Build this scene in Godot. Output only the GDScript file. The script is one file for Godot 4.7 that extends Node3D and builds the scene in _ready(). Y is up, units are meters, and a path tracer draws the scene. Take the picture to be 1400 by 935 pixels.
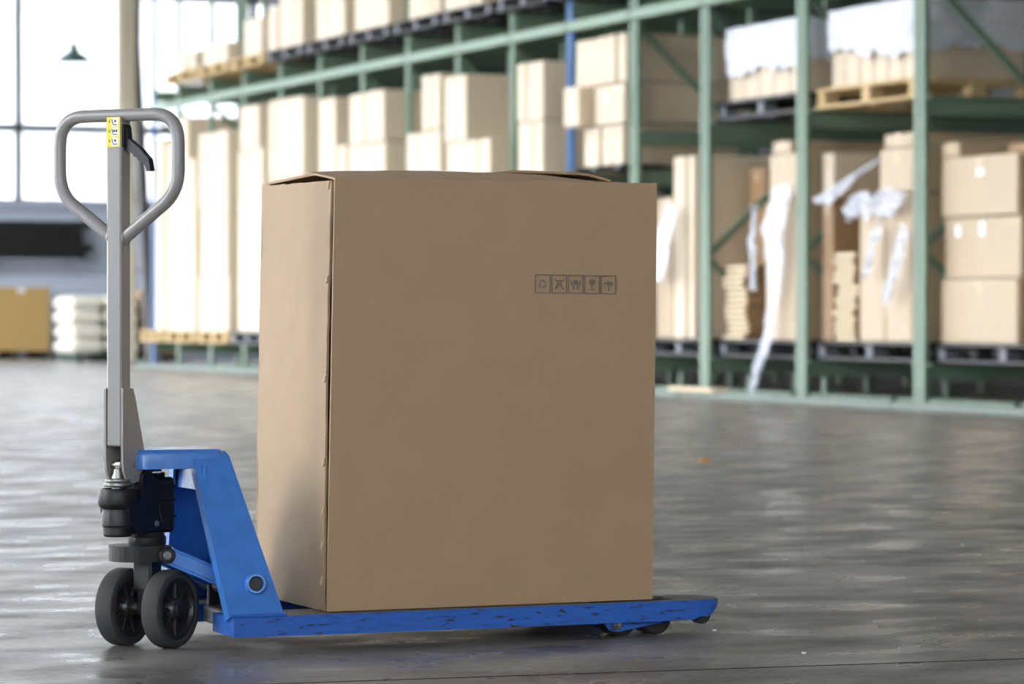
extends Node3D

var M := {}
var taken := {}
var rng := RandomNumberGenerator.new()

func _ready() -> void:
	rng.seed = 7
	# ---------------------------------------------------------------- camera, sky, exposure
	var cam := Camera3D.new()
	cam.name = "camera"
	add_child(cam)
	cam.position = Vector3(0, 0.773, 0)
	cam.rotation = Vector3(-atan(40.5 / 4441.0), -atan(1900.0 / 4441.0), 0)
	cam.fov = rad_to_deg(2.0 * atan(467.5 / 4441.0))
	cam.near = 0.1
	cam.far = 200.0
	var ca := CameraAttributesPhysical.new()
	ca.frustum_focal_length = 114.0
	ca.exposure_aperture = 4.8
	ca.frustum_focus_distance = 7.3
	ca.frustum_far = 200.0
	cam.attributes = ca
	var env := Environment.new()
	env.tonemap_mode = Environment.TONE_MAPPER_LINEAR
	env.tonemap_exposure = 2.65
	env.background_mode = Environment.BG_SKY
	var sm := ProceduralSkyMaterial.new()
	sm.sky_top_color = Color(0.93, 0.965, 1.0)
	sm.sky_horizon_color = Color(0.985, 0.99, 1.0)
	sm.ground_bottom_color = Color(0.5, 0.5, 0.5)
	sm.ground_horizon_color = Color(0.6, 0.6, 0.6)
	sm.sun_angle_max = 0.0
	var sky := Sky.new()
	sky.sky_material = sm
	env.sky = sky
	env.background_energy_multiplier = 6.0
	env.sdfgi_enabled = true
	env.ssao_enabled = true
	env.ssil_enabled = true
	var we := WorldEnvironment.new()
	we.name = "world_environment"
	we.environment = env
	add_child(we)
	# ---------------------------------------------------------------- everything else
	make_materials()
	build_hall()
	build_rack()
	build_rack_loads()
	build_back_of_hall()
	build_big_box()
	build_pallet_jack()
	build_floor_bits()

# ==================================================================== materials
func noise_tex(freq: float, size: int, seed_: int, cols: Array, offs: Array, type := FastNoiseLite.TYPE_SIMPLEX_SMOOTH, oct := 4, wide := 1.0) -> NoiseTexture2D:
	var n := FastNoiseLite.new()
	n.noise_type = type
	n.seed = seed_
	n.frequency = freq
	n.fractal_octaves = oct
	var t := NoiseTexture2D.new()
	t.width = size
	t.height = size
	t.seamless = true
	t.noise = n
	if cols.size() > 0:
		var g := Gradient.new()
		g.offsets = PackedFloat32Array(offs)
		var pc := PackedColorArray()
		for c in cols:
			pc.append(c)
		g.colors = pc
		t.color_ramp = g
	return t

func mat(called: String, col: Color, rough := 0.6, metal := 0.0, spec := 0.5) -> StandardMaterial3D:
	var m := StandardMaterial3D.new()
	m.resource_name = called
	m.albedo_color = col
	m.roughness = rough
	m.metallic = metal
	m.metallic_specular = spec
	M[called] = m
	return m

func grey(v: float) -> Color:
	return Color(v, v, v)

func make_materials() -> void:
	var fine := noise_tex(0.09, 512, 3, [grey(0.95), grey(1.0)], [0.2, 0.8])
	var mott := noise_tex(0.012, 512, 5, [grey(0.985), grey(1.0)], [0.3, 0.75])
	var bump := noise_tex(0.2, 512, 9, [], [])
	# kraft board
	for k in [["kraft", Color(0.69, 0.572, 0.44)], ["kraft_pale", Color(0.85, 0.775, 0.665)], ["kraft_mid", Color(0.745, 0.65, 0.52)], ["kraft_brown", Color(0.66, 0.53, 0.39)]]:
		var m := mat(k[0], k[1], 0.6 if k[0] == "kraft" else 0.5, 0.0, 0.36 if k[0] == "kraft" else 0.5)
		m.albedo_texture = mott
		if k[0] in ["kraft_pale", "kraft_mid"]:
			m.rim_enabled = true
			m.rim = 1.0
			m.rim_tint = 0.0
		m.uv1_triplanar = true
		m.uv1_scale = Vector3.ONE * 0.9
		m.detail_enabled = true
		m.detail_albedo = fine
		m.detail_blend_mode = BaseMaterial3D.BLEND_MODE_MUL
		m.detail_uv_layer = BaseMaterial3D.DETAIL_UV_2
		m.uv2_triplanar = true
		m.uv2_scale = Vector3(2.0, 9.0, 2.0)
	mat("kraft_edge", Color(0.80, 0.71, 0.58), 0.8)
	mat("print_ink", Color(0.47, 0.43, 0.39), 0.8)
	mat("tape_clear", Color(0.80, 0.71, 0.58), 0.3)
	# concrete floor
	var f := mat("concrete", Color(1, 1, 1), 1.0, 0.0, 0.56)
	f.albedo_texture = noise_tex(0.006, 1024, 21, [Color(0.43, 0.41, 0.385), Color(0.495, 0.475, 0.445), Color(0.545, 0.52, 0.49), Color(0.62, 0.60, 0.57)], [0.22, 0.45, 0.6, 0.82], FastNoiseLite.TYPE_SIMPLEX_SMOOTH, 6)
	f.uv1_triplanar = true
	f.uv1_world_triplanar = true
	f.uv1_scale = Vector3(0.22, 0.22, 0.34)
	f.roughness_texture = noise_tex(0.008, 1024, 33, [grey(0.25), grey(0.39), grey(0.62)], [0.25, 0.55, 0.85], FastNoiseLite.TYPE_SIMPLEX_SMOOTH, 6)
	f.roughness_texture_channel = BaseMaterial3D.TEXTURE_CHANNEL_RED
	f.detail_enabled = true
	f.detail_albedo = noise_tex(0.05, 1024, 41, [grey(0.80), grey(1.0), grey(1.0)], [0.2, 0.55, 1.0], FastNoiseLite.TYPE_SIMPLEX_SMOOTH, 6)
	f.detail_blend_mode = BaseMaterial3D.BLEND_MODE_MUL
	f.detail_uv_layer = BaseMaterial3D.DETAIL_UV_2
	f.uv2_triplanar = true
	f.uv2_world_triplanar = true
	f.uv2_scale = Vector3(0.6, 0.6, 0.9)
	f.heightmap_enabled = true
	f.heightmap_texture = noise_tex(0.02, 1024, 51, [], [])
	f.heightmap_scale = 0.008
	mat("joint", Color(0.16, 0.15, 0.14), 0.9)
	mat("wall_grey", Color(0.80, 0.835, 0.90), 0.7)
	mat("wall_band", Color(0.70, 0.725, 0.79), 0.6)
	mat("wall_dark", Color(0.42, 0.42, 0.42), 0.8)  # shade at the back of the rack put into the wall colour
	mat("roof_grey", Color(0.70, 0.70, 0.70), 0.8)
	mat("mullion", Color(0.32, 0.35, 0.38), 0.5)
	var gl := mat("window_glass", Color(0.95, 0.98, 1.0, 0.04), 0.02)
	gl.transparency = BaseMaterial3D.TRANSPARENCY_ALPHA
	var mg := mat("milky_glass", Color(0.93, 0.96, 0.98, 0.42), 0.1)
	mg.transparency = BaseMaterial3D.TRANSPARENCY_ALPHA
	var dg := mat("dense_glass", Color(0.93, 0.96, 0.98, 0.86), 0.1)
	dg.transparency = BaseMaterial3D.TRANSPARENCY_ALPHA
	var fg := mat("frosted_glass", Color(0.93, 0.96, 0.98, 0.62), 0.1)
	fg.transparency = BaseMaterial3D.TRANSPARENCY_ALPHA
	mat("column_beige", Color(0.84, 0.80, 0.70), 0.5)
	mat("column_grey", Color(0.55, 0.54, 0.56), 0.5)
	# rack
	mat("rack_green", Color(0.45, 0.54, 0.455), 0.4)
	mat("kerb_paint", Color(0.44, 0.475, 0.44), 0.6)
	mat("pallet_paint", Color(0.22, 0.30, 0.25), 0.6)
	mat("rack_blue", Color(0.30, 0.47, 0.68), 0.4)
	mat("hole_dark", Color(0.20, 0.30, 0.26), 0.7)
	mat("black_plastic", Color(0.09, 0.09, 0.10), 0.45)
	mat("grey_block", Color(0.42, 0.43, 0.46), 0.5)
	var w := mat("pallet_wood", Color(0.86, 0.74, 0.54), 0.75)
	w.albedo_texture = noise_tex(0.03, 512, 61, [grey(0.78), grey(1.0)], [0.25, 0.75])
	w.uv1_triplanar = true
	w.uv1_scale = Vector3(3, 12, 1)
	mat("board_edge", Color(0.88, 0.82, 0.70), 0.7)
	var fl := mat("stretch_film", Color(0.93, 0.94, 0.97, 0.42), 0.3)
	fl.transparency = BaseMaterial3D.TRANSPARENCY_ALPHA
	var fw := mat("film_wrap", Color(0.92, 0.93, 0.96), 0.28)
	fw.heightmap_enabled = true
	fw.heightmap_texture = noise_tex(0.02, 512, 71, [], [])
	fw.heightmap_scale = 3.0
	fw.uv1_triplanar = true
	fw.uv1_scale = Vector3(1.2, 3.0, 0.6)
	mat("sack_white", Color(0.90, 0.88, 0.82), 0.8)
	mat("crate_tan", Color(0.74, 0.61, 0.38), 0.7)
	mat("black_mat", Color(0.12, 0.12, 0.12), 0.9)
	mat("label_white", Color(0.93, 0.93, 0.92), 0.4)
	mat("lamp_green", Color(0.30, 0.42, 0.40), 0.4)
	# pallet jack
	var chips := noise_tex(0.014, 1024, 81, [Color(0.17, 0.16, 0.15), Color(0.19, 0.25, 0.36), Color(0.17, 0.36, 0.68), Color(0.18, 0.395, 0.73)], [0.17, 0.215, 0.26, 0.8], FastNoiseLite.TYPE_SIMPLEX_SMOOTH, 6)
	var fb := mat("blue_worn", Color(1, 1, 1), 0.38)
	fb.albedo_texture = chips
	fb.uv1_triplanar = true
	fb.uv1_scale = Vector3(1.1, 5.0, 3.0)
	var bl := mat("blue_paint", Color(0.24, 0.48, 0.79), 0.36)
	bl.clearcoat_enabled = true
	bl.clearcoat = 0.5
	bl.clearcoat_roughness = 0.2
	bl.detail_enabled = true
	bl.detail_albedo = noise_tex(0.02, 512, 91, [grey(0.95), grey(1.0)], [0.25, 0.6])
	bl.detail_blend_mode = BaseMaterial3D.BLEND_MODE_MUL
	bl.uv1_triplanar = true
	bl.uv1_scale = Vector3(2, 2, 2)
	var gp := mat("grey_paint", Color(0.555, 0.54, 0.53), 0.36)
	gp.clearcoat_enabled = true
	gp.clearcoat = 0.3
	gp.clearcoat_roughness = 0.25
	var bk := mat("black_cast", Color(0.055, 0.055, 0.065), 0.46)
	bk.heightmap_enabled = true
	bk.heightmap_texture = bump
	bk.heightmap_scale = 0.05
	bk.uv1_triplanar = true
	bk.uv1_scale = Vector3.ONE * 3.0
	mat("shade_black", Color(0.03, 0.03, 0.035), 0.6)
	mat("deck_worn", Color(0.43, 0.40, 0.36), 0.55)
	mat("black_steel", Color(0.095, 0.092, 0.09), 0.5)
	mat("lever_plastic", Color(0.12, 0.12, 0.14), 0.4)
	var rb := mat("tyre_rubber", Color(0.215, 0.215, 0.215), 0.75)
	rb.heightmap_enabled = true
	rb.heightmap_texture = bump
	rb.heightmap_scale = 0.03
	rb.uv1_triplanar = true
	rb.uv1_scale = Vector3.ONE * 4.0
	mat("wheel_hub", Color(0.15, 0.15, 0.155), 0.35)
	mat("roller_dark", Color(0.14, 0.13, 0.125), 0.5)
	mat("chrome", Color(0.72, 0.71, 0.70), 0.22, 1.0)
	mat("zinc", Color(0.60, 0.60, 0.58), 0.35, 0.9)
	mat("brass_bolt", Color(0.62, 0.47, 0.32), 0.4, 0.8)
	mat("sticker_yellow", Color(0.93, 0.83, 0.12), 0.4)
	mat("sticker_white", Color(0.93, 0.92, 0.90), 0.4)
	mat("sticker_ink", Color(0.12, 0.12, 0.14), 0.5)
	mat("orange_scrap", Color(0.85, 0.55, 0.22), 0.7)
	mat("scrap_pale", Color(0.85, 0.78, 0.66), 0.8)

# ==================================================================== mesh helpers
func new_st() -> SurfaceTool:
	var st := SurfaceTool.new()
	st.begin(Mesh.PRIMITIVE_TRIANGLES)
	st.set_smooth_group(-1)
	return st

func tri(st: SurfaceTool, a: Vector3, b: Vector3, c: Vector3, ref: Vector3) -> void:
	var n := (c - a).cross(b - a)
	if n.dot((a + b + c) / 3.0 - ref) < 0.0:
		var t := b
		b = c
		c = t
	st.add_vertex(a)
	st.add_vertex(b)
	st.add_vertex(c)

func quad(st: SurfaceTool, a: Vector3, b: Vector3, c: Vector3, d: Vector3, ref: Vector3) -> void:
	tri(st, a, b, c, ref)
	tri(st, a, c, d, ref)

# a box with chamfered edges, centre c, size s, turned by basis bs
func bx(st: SurfaceTool, c: Vector3, s: Vector3, bev := 0.0, bs := Basis()) -> void:
	st.set_smooth_group(-1)
	var h := s * 0.5
	if bev <= 0.0:
		var p := []
		for i in 8:
			p.append(c + bs * Vector3(h.x * (1 if i & 1 else -1), h.y * (1 if i & 2 else -1), h.z * (1 if i & 4 else -1)))
		for q in [[0, 1, 3, 2], [4, 5, 7, 6], [0, 1, 5, 4], [2, 3, 7, 6], [0, 2, 6, 4], [1, 3, 7, 5]]:
			quad(st, p[q[0]], p[q[1]], p[q[2]], p[q[3]], c)
		return
	var b: float = min(bev, min(h.x, min(h.y, h.z)) * 0.95)
	var v := {}
	for i in 8:
		var sx := 1.0 if i & 1 else -1.0
		var sy := 1.0 if i & 2 else -1.0
		var sz := 1.0 if i & 4 else -1.0
		v[[i, 0]] = c + bs * Vector3(h.x * sx, (h.y - b) * sy, (h.z - b) * sz)
		v[[i, 1]] = c + bs * Vector3((h.x - b) * sx, h.y * sy, (h.z - b) * sz)
		v[[i, 2]] = c + bs * Vector3((h.x - b) * sx, (h.y - b) * sy, h.z * sz)
		tri(st, v[[i, 0]], v[[i, 1]], v[[i, 2]], c)
	for q in [[0, 2, 6, 4, 0], [1, 3, 7, 5, 0], [0, 1, 5, 4, 1], [2, 3, 7, 6, 1], [0, 1, 3, 2, 2], [4, 5, 7, 6, 2]]:
		quad(st, v[[q[0], q[4]]], v[[q[1], q[4]]], v[[q[2], q[4]]], v[[q[3], q[4]]], c)
	for e in [[0, 1, 1, 2], [2, 3, 1, 2], [4, 5, 1, 2], [6, 7, 1, 2], [0, 2, 0, 2], [1, 3, 0, 2], [4, 6, 0, 2], [5, 7, 0, 2], [0, 4, 0, 1], [1, 5, 0, 1], [2, 6, 0, 1], [3, 7, 0, 1]]:
		quad(st, v[[e[0], e[2]]], v[[e[1], e[2]]], v[[e[1], e[3]]], v[[e[0], e[3]]], c)

# polygon (2D) extruded along w from w0 to w1; at = Transform3D taking (u, v, w) to space
func prism(st: SurfaceTool, poly: PackedVector2Array, w0: float, w1: float, at := Transform3D()) -> void:
	st.set_smooth_group(-1)
	var idx := Geometry2D.triangulate_polygon(poly)
	var far := Vector3(0, 0, 1)
	var mid := (w0 + w1) * 0.5
	for i in range(0, idx.size(), 3):
		for w in [w0, w1]:
			var a := Vector3(poly[idx[i]].x, poly[idx[i]].y, w)
			var b := Vector3(poly[idx[i + 1]].x, poly[idx[i + 1]].y, w)
			var c := Vector3(poly[idx[i + 2]].x, poly[idx[i + 2]].y, w)
			var m := (a + b + c) / 3.0
			var r := Vector3(m.x, m.y, mid)
			tri(st, at * a, at * b, at * c, at * r)
	var cw := Geometry2D.is_polygon_clockwise(poly)
	for i in poly.size():
		var p := poly[i]
		var q := poly[(i + 1) % poly.size()]
		var nrm := (q - p).orthogonal() * (-1.0 if cw else 1.0)
		nrm = -nrm if not Geometry2D.is_point_in_polygon((p + q) * 0.5 - nrm.normalized() * 0.0005, poly) else nrm
		var inner := (p + q) * 0.5 - nrm.normalized() * 0.001
		quad(st, at * Vector3(p.x, p.y, w0), at * Vector3(q.x, q.y, w0), at * Vector3(q.x, q.y, w1), at * Vector3(p.x, p.y, w1), at * Vector3(inner.x, inner.y, mid))

# lathe: profile of (radius, height) about the y axis of `at`
func lathe(st: SurfaceTool, prof: Array, segs: int, at := Transform3D(), sharp := 32.0) -> void:
	var grp := 1
	for i in prof.size() - 1:
		if i > 0:
			var d0: Vector2 = (prof[i] - prof[i - 1]).normalized()
			var d1: Vector2 = (prof[i + 1] - prof[i]).normalized()
			if rad_to_deg(abs(d0.angle_to(d1))) > sharp:
				grp += 1
		st.set_smooth_group(grp)
		var p: Vector2 = prof[i]
		var q: Vector2 = prof[i + 1]
		for k in segs:
			var a0 := TAU * k / segs
			var a1 := TAU * (k + 1) / segs
			var A := at * Vector3(p.x * cos(a0), p.y, p.x * sin(a0))
			var B := at * Vector3(p.x * cos(a1), p.y, p.x * sin(a1))
			var C := at * Vector3(q.x * cos(a1), q.y, q.x * sin(a1))
			var D := at * Vector3(q.x * cos(a0), q.y, q.x * sin(a0))
			# clockwise seen from the side to the left of the profile's run
			if p.x > 1e-6:
				st.add_vertex(A)
				st.add_vertex(B)
				st.add_vertex(C)
			if q.x > 1e-6:
				st.add_vertex(A)
				st.add_vertex(C)
				st.add_vertex(D)

func cyl(st: SurfaceTool, a: Vector3, b: Vector3, r: float, segs := 20, bev := 0.0) -> void:
	var h := a.distance_to(b)
	var y := (b - a) / h
	var x := y.cross(Vector3(0.3, 0.1, 0.9).normalized())
	if x.length() < 0.1:
		x = y.cross(Vector3.RIGHT)
	x = x.normalized()
	var at := Transform3D(Basis(x, y, x.cross(y)), a)
	if bev > 0.0:
		lathe(st, [Vector2(0, 0), Vector2(r - bev, 0), Vector2(r, bev), Vector2(r, h - bev), Vector2(r - bev, h), Vector2(0, h)], segs, at)
	else:
		lathe(st, [Vector2(0, 0), Vector2(r, 0), Vector2(r, h), Vector2(0, h)], segs, at)

func tube(st: SurfaceTool, pts: Array, r: float, segs := 20, capped := true) -> void:
	var rings := []
	var up := Vector3(0.12, 0.2, 0.97).normalized()
	for i in pts.size():
		var d: Vector3
		if i == 0:
			d = pts[1] - pts[0]
		elif i == pts.size() - 1:
			d = pts[i] - pts[i - 1]
		else:
			d = (pts[i + 1] - pts[i]).normalized() + (pts[i] - pts[i - 1]).normalized()
		d = d.normalized()
		up = (up - d * up.dot(d)).normalized()
		var side := d.cross(up)
		var ring := []
		for k in segs:
			var a := TAU * k / segs
			ring.append(pts[i] + (up * cos(a) + side * sin(a)) * r)
		rings.append(ring)
	st.set_smooth_group(1)
	for i in rings.size() - 1:
		for k in segs:
			var k1 := (k + 1) % segs
			var mid: Vector3 = (pts[i] + pts[i + 1]) * 0.5
			quad(st, rings[i][k], rings[i][k1], rings[i + 1][k1], rings[i + 1][k], mid)
	if capped:
		st.set_smooth_group(-1)
		for e in [0, rings.size() - 1]:
			var ref: Vector3 = pts[1] if e == 0 else pts[e - 1]
			for k in segs:
				tri(st, pts[e], rings[e][k], rings[e][(k + 1) % segs], ref)

# polyline with rounded corners
func rounded(pts: Array, radii: Array, n := 8) -> Array:
	var out := []
	for i in pts.size():
		var r: float = radii[i]
		if r <= 0.0:
			out.append(pts[i])
			continue
		var a: Vector3 = (pts[i - 1] - pts[i]).normalized()
		var b: Vector3 = (pts[(i + 1) % pts.size()] - pts[i]).normalized()
		var p: Vector3 = pts[i] + a * r
		var q: Vector3 = pts[i] + b * r
		for k in n + 1:
			var t := float(k) / n
			out.append(p.lerp(pts[i], t).lerp((pts[i] as Vector3).lerp(q, t), t))
	return out

# a sheet with thickness from a grid of points, pushed by th along its normals
func sheet(st: SurfaceTool, g: Array, th: float, smooth := true) -> void:
	var nu := g.size()
	var nv: int = g[0].size()
	var back := []
	for i in nu:
		var row := []
		for j in nv:
			var du: Vector3 = g[min(i + 1, nu - 1)][j] - g[max(i - 1, 0)][j]
			var dv: Vector3 = g[i][min(j + 1, nv - 1)] - g[i][max(j - 1, 0)]
			row.append(g[i][j] - du.cross(dv).normalized() * th)
		back.append(row)
	for side in 2:
		st.set_smooth_group(side + 1 if smooth else -1)
		var s: Array = g if side == 0 else back
		var o: Array = back if side == 0 else g
		for i in nu - 1:
			for j in nv - 1:
				var ref: Vector3 = (o[i][j] + o[i + 1][j + 1]) * 0.5
				quad(st, s[i][j], s[i + 1][j], s[i + 1][j + 1], s[i][j + 1], ref)
	st.set_smooth_group(-1)
	var mid: Vector3 = g[nu / 2][nv / 2]
	for i in nu - 1:
		for j in [0, nv - 1]:
			quad(st, g[i][j], g[i + 1][j], back[i + 1][j], back[i][j], mid)
	for j in nv - 1:
		for i in [0, nu - 1]:
			quad(st, g[i][j], g[i][j + 1], back[i][j + 1], back[i][j], mid)

func numbered(called: String) -> String:
	if not taken.has(called):
		taken[called] = 0
		return called
	taken[called] += 1
	return "%s_%03d" % [called, taken[called]]

func fin(st: SurfaceTool) -> ArrayMesh:
	st.generate_normals()
	return st.commit()

func put_mesh(called: String, mesh: Mesh, m, parent: Node, at := Transform3D()) -> MeshInstance3D:
	var o := MeshInstance3D.new()
	o.mesh = mesh
	if m != null:
		o.material_override = M[m] if m is String else m
	o.name = numbered(called) if parent == self else called
	parent.add_child(o, true)
	o.transform = at
	return o

func obj(called: String, st: SurfaceTool, m, parent: Node = self, at := Transform3D()) -> MeshInstance3D:
	return put_mesh(called, fin(st), m, parent, at)

func thing(called: String, label: String, category: String, at := Vector3.ZERO, group := "") -> Node3D:
	var o := Node3D.new()
	o.name = numbered(called)
	add_child(o)
	o.position = at
	tag(o, label, category, group)
	return o

func tag(o: Node, label: String, category: String, group := "") -> Node:
	o.set_meta("label", label)
	o.set_meta("category", category)
	if group != "":
		o.set_meta("group", group)
	return o

func struct(called: String, st: SurfaceTool, m, label := "") -> MeshInstance3D:
	var o := obj(called, st, m)
	o.set_meta("kind", "structure")
	if label != "":
		tag(o, label, called.get_slice("_", 0))
	return o

# ==================================================================== the hall
func build_hall() -> void:
	var x0 := -8.0
	var x1 := 19.0
	var z0 := -54.0
	var z1 := 9.0
	var hh := 9.5
	var st := new_st()
	bx(st, Vector3((x0 + x1) / 2, -0.1, (z0 + z1) / 2), Vector3(x1 - x0 + 1, 0.2, z1 - z0 + 1))
	struct("floor", st, "concrete", "polished grey concrete warehouse floor with blotches and streaks")
	# roof with a glazed strip added to brighten the far half of the aisle
	st = new_st()
	var sx0 := 0.0
	var sx1 := 7.0
	var sz0 := -51.0
	var sz1 := -22.0
	for e in [[x0 - 0.5, x1 + 0.5, z0 - 0.5, sz0], [x0 - 0.5, x1 + 0.5, sz1, z1 + 0.5], [x0 - 0.5, sx0, sz0, sz1], [sx1, x1 + 0.5, sz0, sz1]]:
		bx(st, Vector3((e[0] + e[1]) / 2, hh + 0.1, (e[2] + e[3]) / 2), Vector3(e[1] - e[0], 0.2, e[3] - e[2]))
	var rl := Node3D.new()
	rl.name = "window_%d" % (taken.get("win_no", 0) + 1)
	taken["win_no"] = taken.get("win_no", 0) + 1
	add_child(rl)
	rl.set_meta("kind", "structure")
	tag(rl, "added glazed strip in the roof that brightens the far half of the aisle", "window")
	for k in 6:
		var g := new_st()
		bx(g, Vector3((sx0 + sx1) / 2, hh + 0.1, lerpf(sz0, sz1, (k + 0.5) / 6.0)), Vector3(sx1 - sx0, 0.008, (sz1 - sz0) / 6.0 - 0.08))
		obj("pane", g, "milky_glass", rl)
		g = new_st()
		bx(g, Vector3((sx0 + sx1) / 2, hh + 0.1, lerpf(sz0, sz1, k / 6.0)), Vector3(sx1 - sx0, 0.1, 0.08))
		obj("mullion", g, "mullion", rl)
	struct("ceiling", st, "roof_grey", "light grey warehouse ceiling above the rack")
	# side wall behind the rack, wall behind the camera
	st = new_st()
	bx(st, Vector3(x1 + 0.15, hh / 2, (z0 + z1) / 2), Vector3(0.3, hh, z1 - z0 + 1))
	struct("wall_right", st, "wall_dark", "wall behind the storage rack, darkened in colour to deepen its shade")
	window_wall("wall_front", "window", Vector3(x0 - 0.5, 0, z1), Vector3(1, 0, 0), x1 - x0 + 1.0, 2.6, 7.6, hh, 7.0, Vector3(0, 0, 1))  # windows here are added, unseen, to throw fill light on near faces
	# window wall along the aisle: sill wall, head wall, piers, glazing
	window_wall("wall_left", "window", Vector3(x0, 0, z1), Vector3(0, 0, -1), z1 - z0, 0.8, 7.6, hh, 5.25, Vector3(-1, 0, 0))
	window_wall("wall_back", "window", Vector3(x0 - 0.5, 0, z0), Vector3(1, 0, 0), x1 - x0 + 1.0, 2.63, 8.6, hh, 0.0, Vector3(0, 0, -1))

func window_wall(called: String, _w: String, o: Vector3, along: Vector3, length: float, sill: float, head: float, top: float, bay: float, out: Vector3) -> void:
	var st := new_st()
	var t := 0.3
	var sz := func(l: float, h: float, d: float) -> Vector3: return Vector3(abs(along.x) * l + abs(out.x) * d, h, abs(along.z) * l + abs(out.z) * d)
	if bay > 0.0:
		bx(st, o + along * length / 2 + Vector3(0, sill / 2, 0) + out * t / 2, sz.call(length, sill, t))
	else:
		# gap added in the end wall, unseen, to brighten the rack fronts
		for e in [[0.0, 2.0], [17.0, length]]:
			bx(st, o + along * (e[0] + e[1]) / 2 + Vector3(0, sill / 2, 0) + out * t / 2, sz.call(e[1] - e[0], sill, t))
	bx(st, o + along * length / 2 + Vector3(0, (head + top) / 2, 0) + out * t / 2, sz.call(length, top - head, t))
	var cuts := [0.0]
	if bay > 0.0:
		var k := 0.0
		while k <= length + 0.01:
			bx(st, o + along * clampf(k, 0.2, length - 0.2) + Vector3(0, (sill + head) / 2, 0) + out * t / 2, sz.call(0.4, head - sill, t))
			k += bay
			if k <= length + 0.01:
				cuts.append(k)
	else:
		for e in [0.15, length - 0.15]:
			bx(st, o + along * e + Vector3(0, (sill + head) / 2, 0) + out * t / 2, sz.call(0.3, head - sill, t))
		cuts.append(length)
	struct(called, st, "wall_grey", ("grey wall of tall steel-framed windows beside the aisle" if called == "wall_left" else "grey wall behind the viewer with windows added for fill light") if bay > 0.0 else "lavender grey end wall below the tall windows")
	# glazing; some unseen aisle bays get dense panes to shape the daylight
	var glass_of := func(i: int) -> String:
		if called == "wall_back":
			return "frosted_glass"
		if called == "wall_front":
			return "milky_glass"
		return "dense_glass" if i in [1, 2, 4] else "window_glass"
	for i in cuts.size() - 1:
		if called == "wall_front" and i >= 2:
			var fill := new_st()
			bx(fill, o + along * (cuts[i] + cuts[i + 1]) / 2 + Vector3(0, (sill + head) / 2, 0) + out * t / 2, sz.call(cuts[i + 1] - cuts[i] - 0.4, head - sill, t))
			struct("wall_front", fill, "wall_grey", "blank stretch %d of the grey wall behind the viewer" % (i - 1))
			continue
		var a: float = cuts[i] + 0.2
		var b: float = cuts[i + 1] - 0.2
		var root := Node3D.new()
		root.name = "window_%d" % (taken.get("win_no", 0) + 1)
		taken["win_no"] = taken.get("win_no", 0) + 1
		add_child(root)
		root.position = o + along * a + Vector3(0, sill, 0) + out * 0.12
		root.set_meta("kind", "structure")
		tag(root, "tall steel window of the %s wall, number %d from the corner behind the viewer" % ["aisle" if called == "wall_left" else "added_rear", i + 1] if bay > 0.0 else "wide bright window band of the end wall with dark grey bars", "window")
		var w := b - a
		var h := head - sill
		var vs := []
		if bay > 0.0:
			vs = [0.0, w / 2, w]
		else:
			var x := 1.32
			vs = [0.0]
			while x < w:
				vs.append(x)
				x += 2.1
			vs.append(w)
		var hs := [0.0, h * 0.333, h * 0.667, h] if bay > 0.0 else [0.0, 1.28, 3.6, h]
		var vm := new_st()
		bx(vm, Vector3(0, h / 2, 0), sz.call(0.11, h, 0.1))
		var vmesh := fin(vm)
		for v in vs:
			put_mesh("mullion", vmesh, "mullion", root, Transform3D(Basis(), along * v))
		var hm := new_st()
		bx(hm, along * w / 2, sz.call(w, 0.13, 0.09))
		var hmesh := fin(hm)
		for y in hs:
			put_mesh("transom", hmesh, "mullion", root, Transform3D(Basis(), Vector3(0, y, 0)))
		for k in vs.size() - 1:
			for y in 3:
				var g := new_st()
				bx(g, along * (vs[k] + vs[k + 1]) / 2 + Vector3(0, (hs[y] + hs[y + 1]) / 2, 0), sz.call(vs[k + 1] - vs[k] - 0.1, hs[y + 1] - hs[y] - 0.12, 0.006))
				obj("pane", g, glass_of.call(i), root)

# ==================================================================== the rack
const XR := 13.09
const POSTS := [-43.21, -42.06, -40.62, -39.26, -37.84, -36.41, -34.97, -33.54, -32.08, -30.6, -29.17, -27.69, -26.2, -24.37, -22.4, -20.25, -18.1]
const SHORT := [4, 5, 6, 8]

# a rack upright: a channel whose front is pierced by a row of holes
func post_mesh(h: float, w: float) -> ArrayMesh:
	var st := new_st()
	var e := w * 0.27
	for m in [-1.0, 1.0]:
		bx(st, Vector3(0.004, h / 2, m * (w / 2 - e / 2)), Vector3(0.008, h, e))
		bx(st, Vector3(0.022, h / 2, m * (w / 2 - 0.003)), Vector3(0.044, h, 0.006))
	var y := 0.0
	while y < h:
		bx(st, Vector3(0.004, y + 0.015, 0), Vector3(0.008, 0.03, w - 2 * e))
		y += 0.062
	return fin(st)

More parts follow.
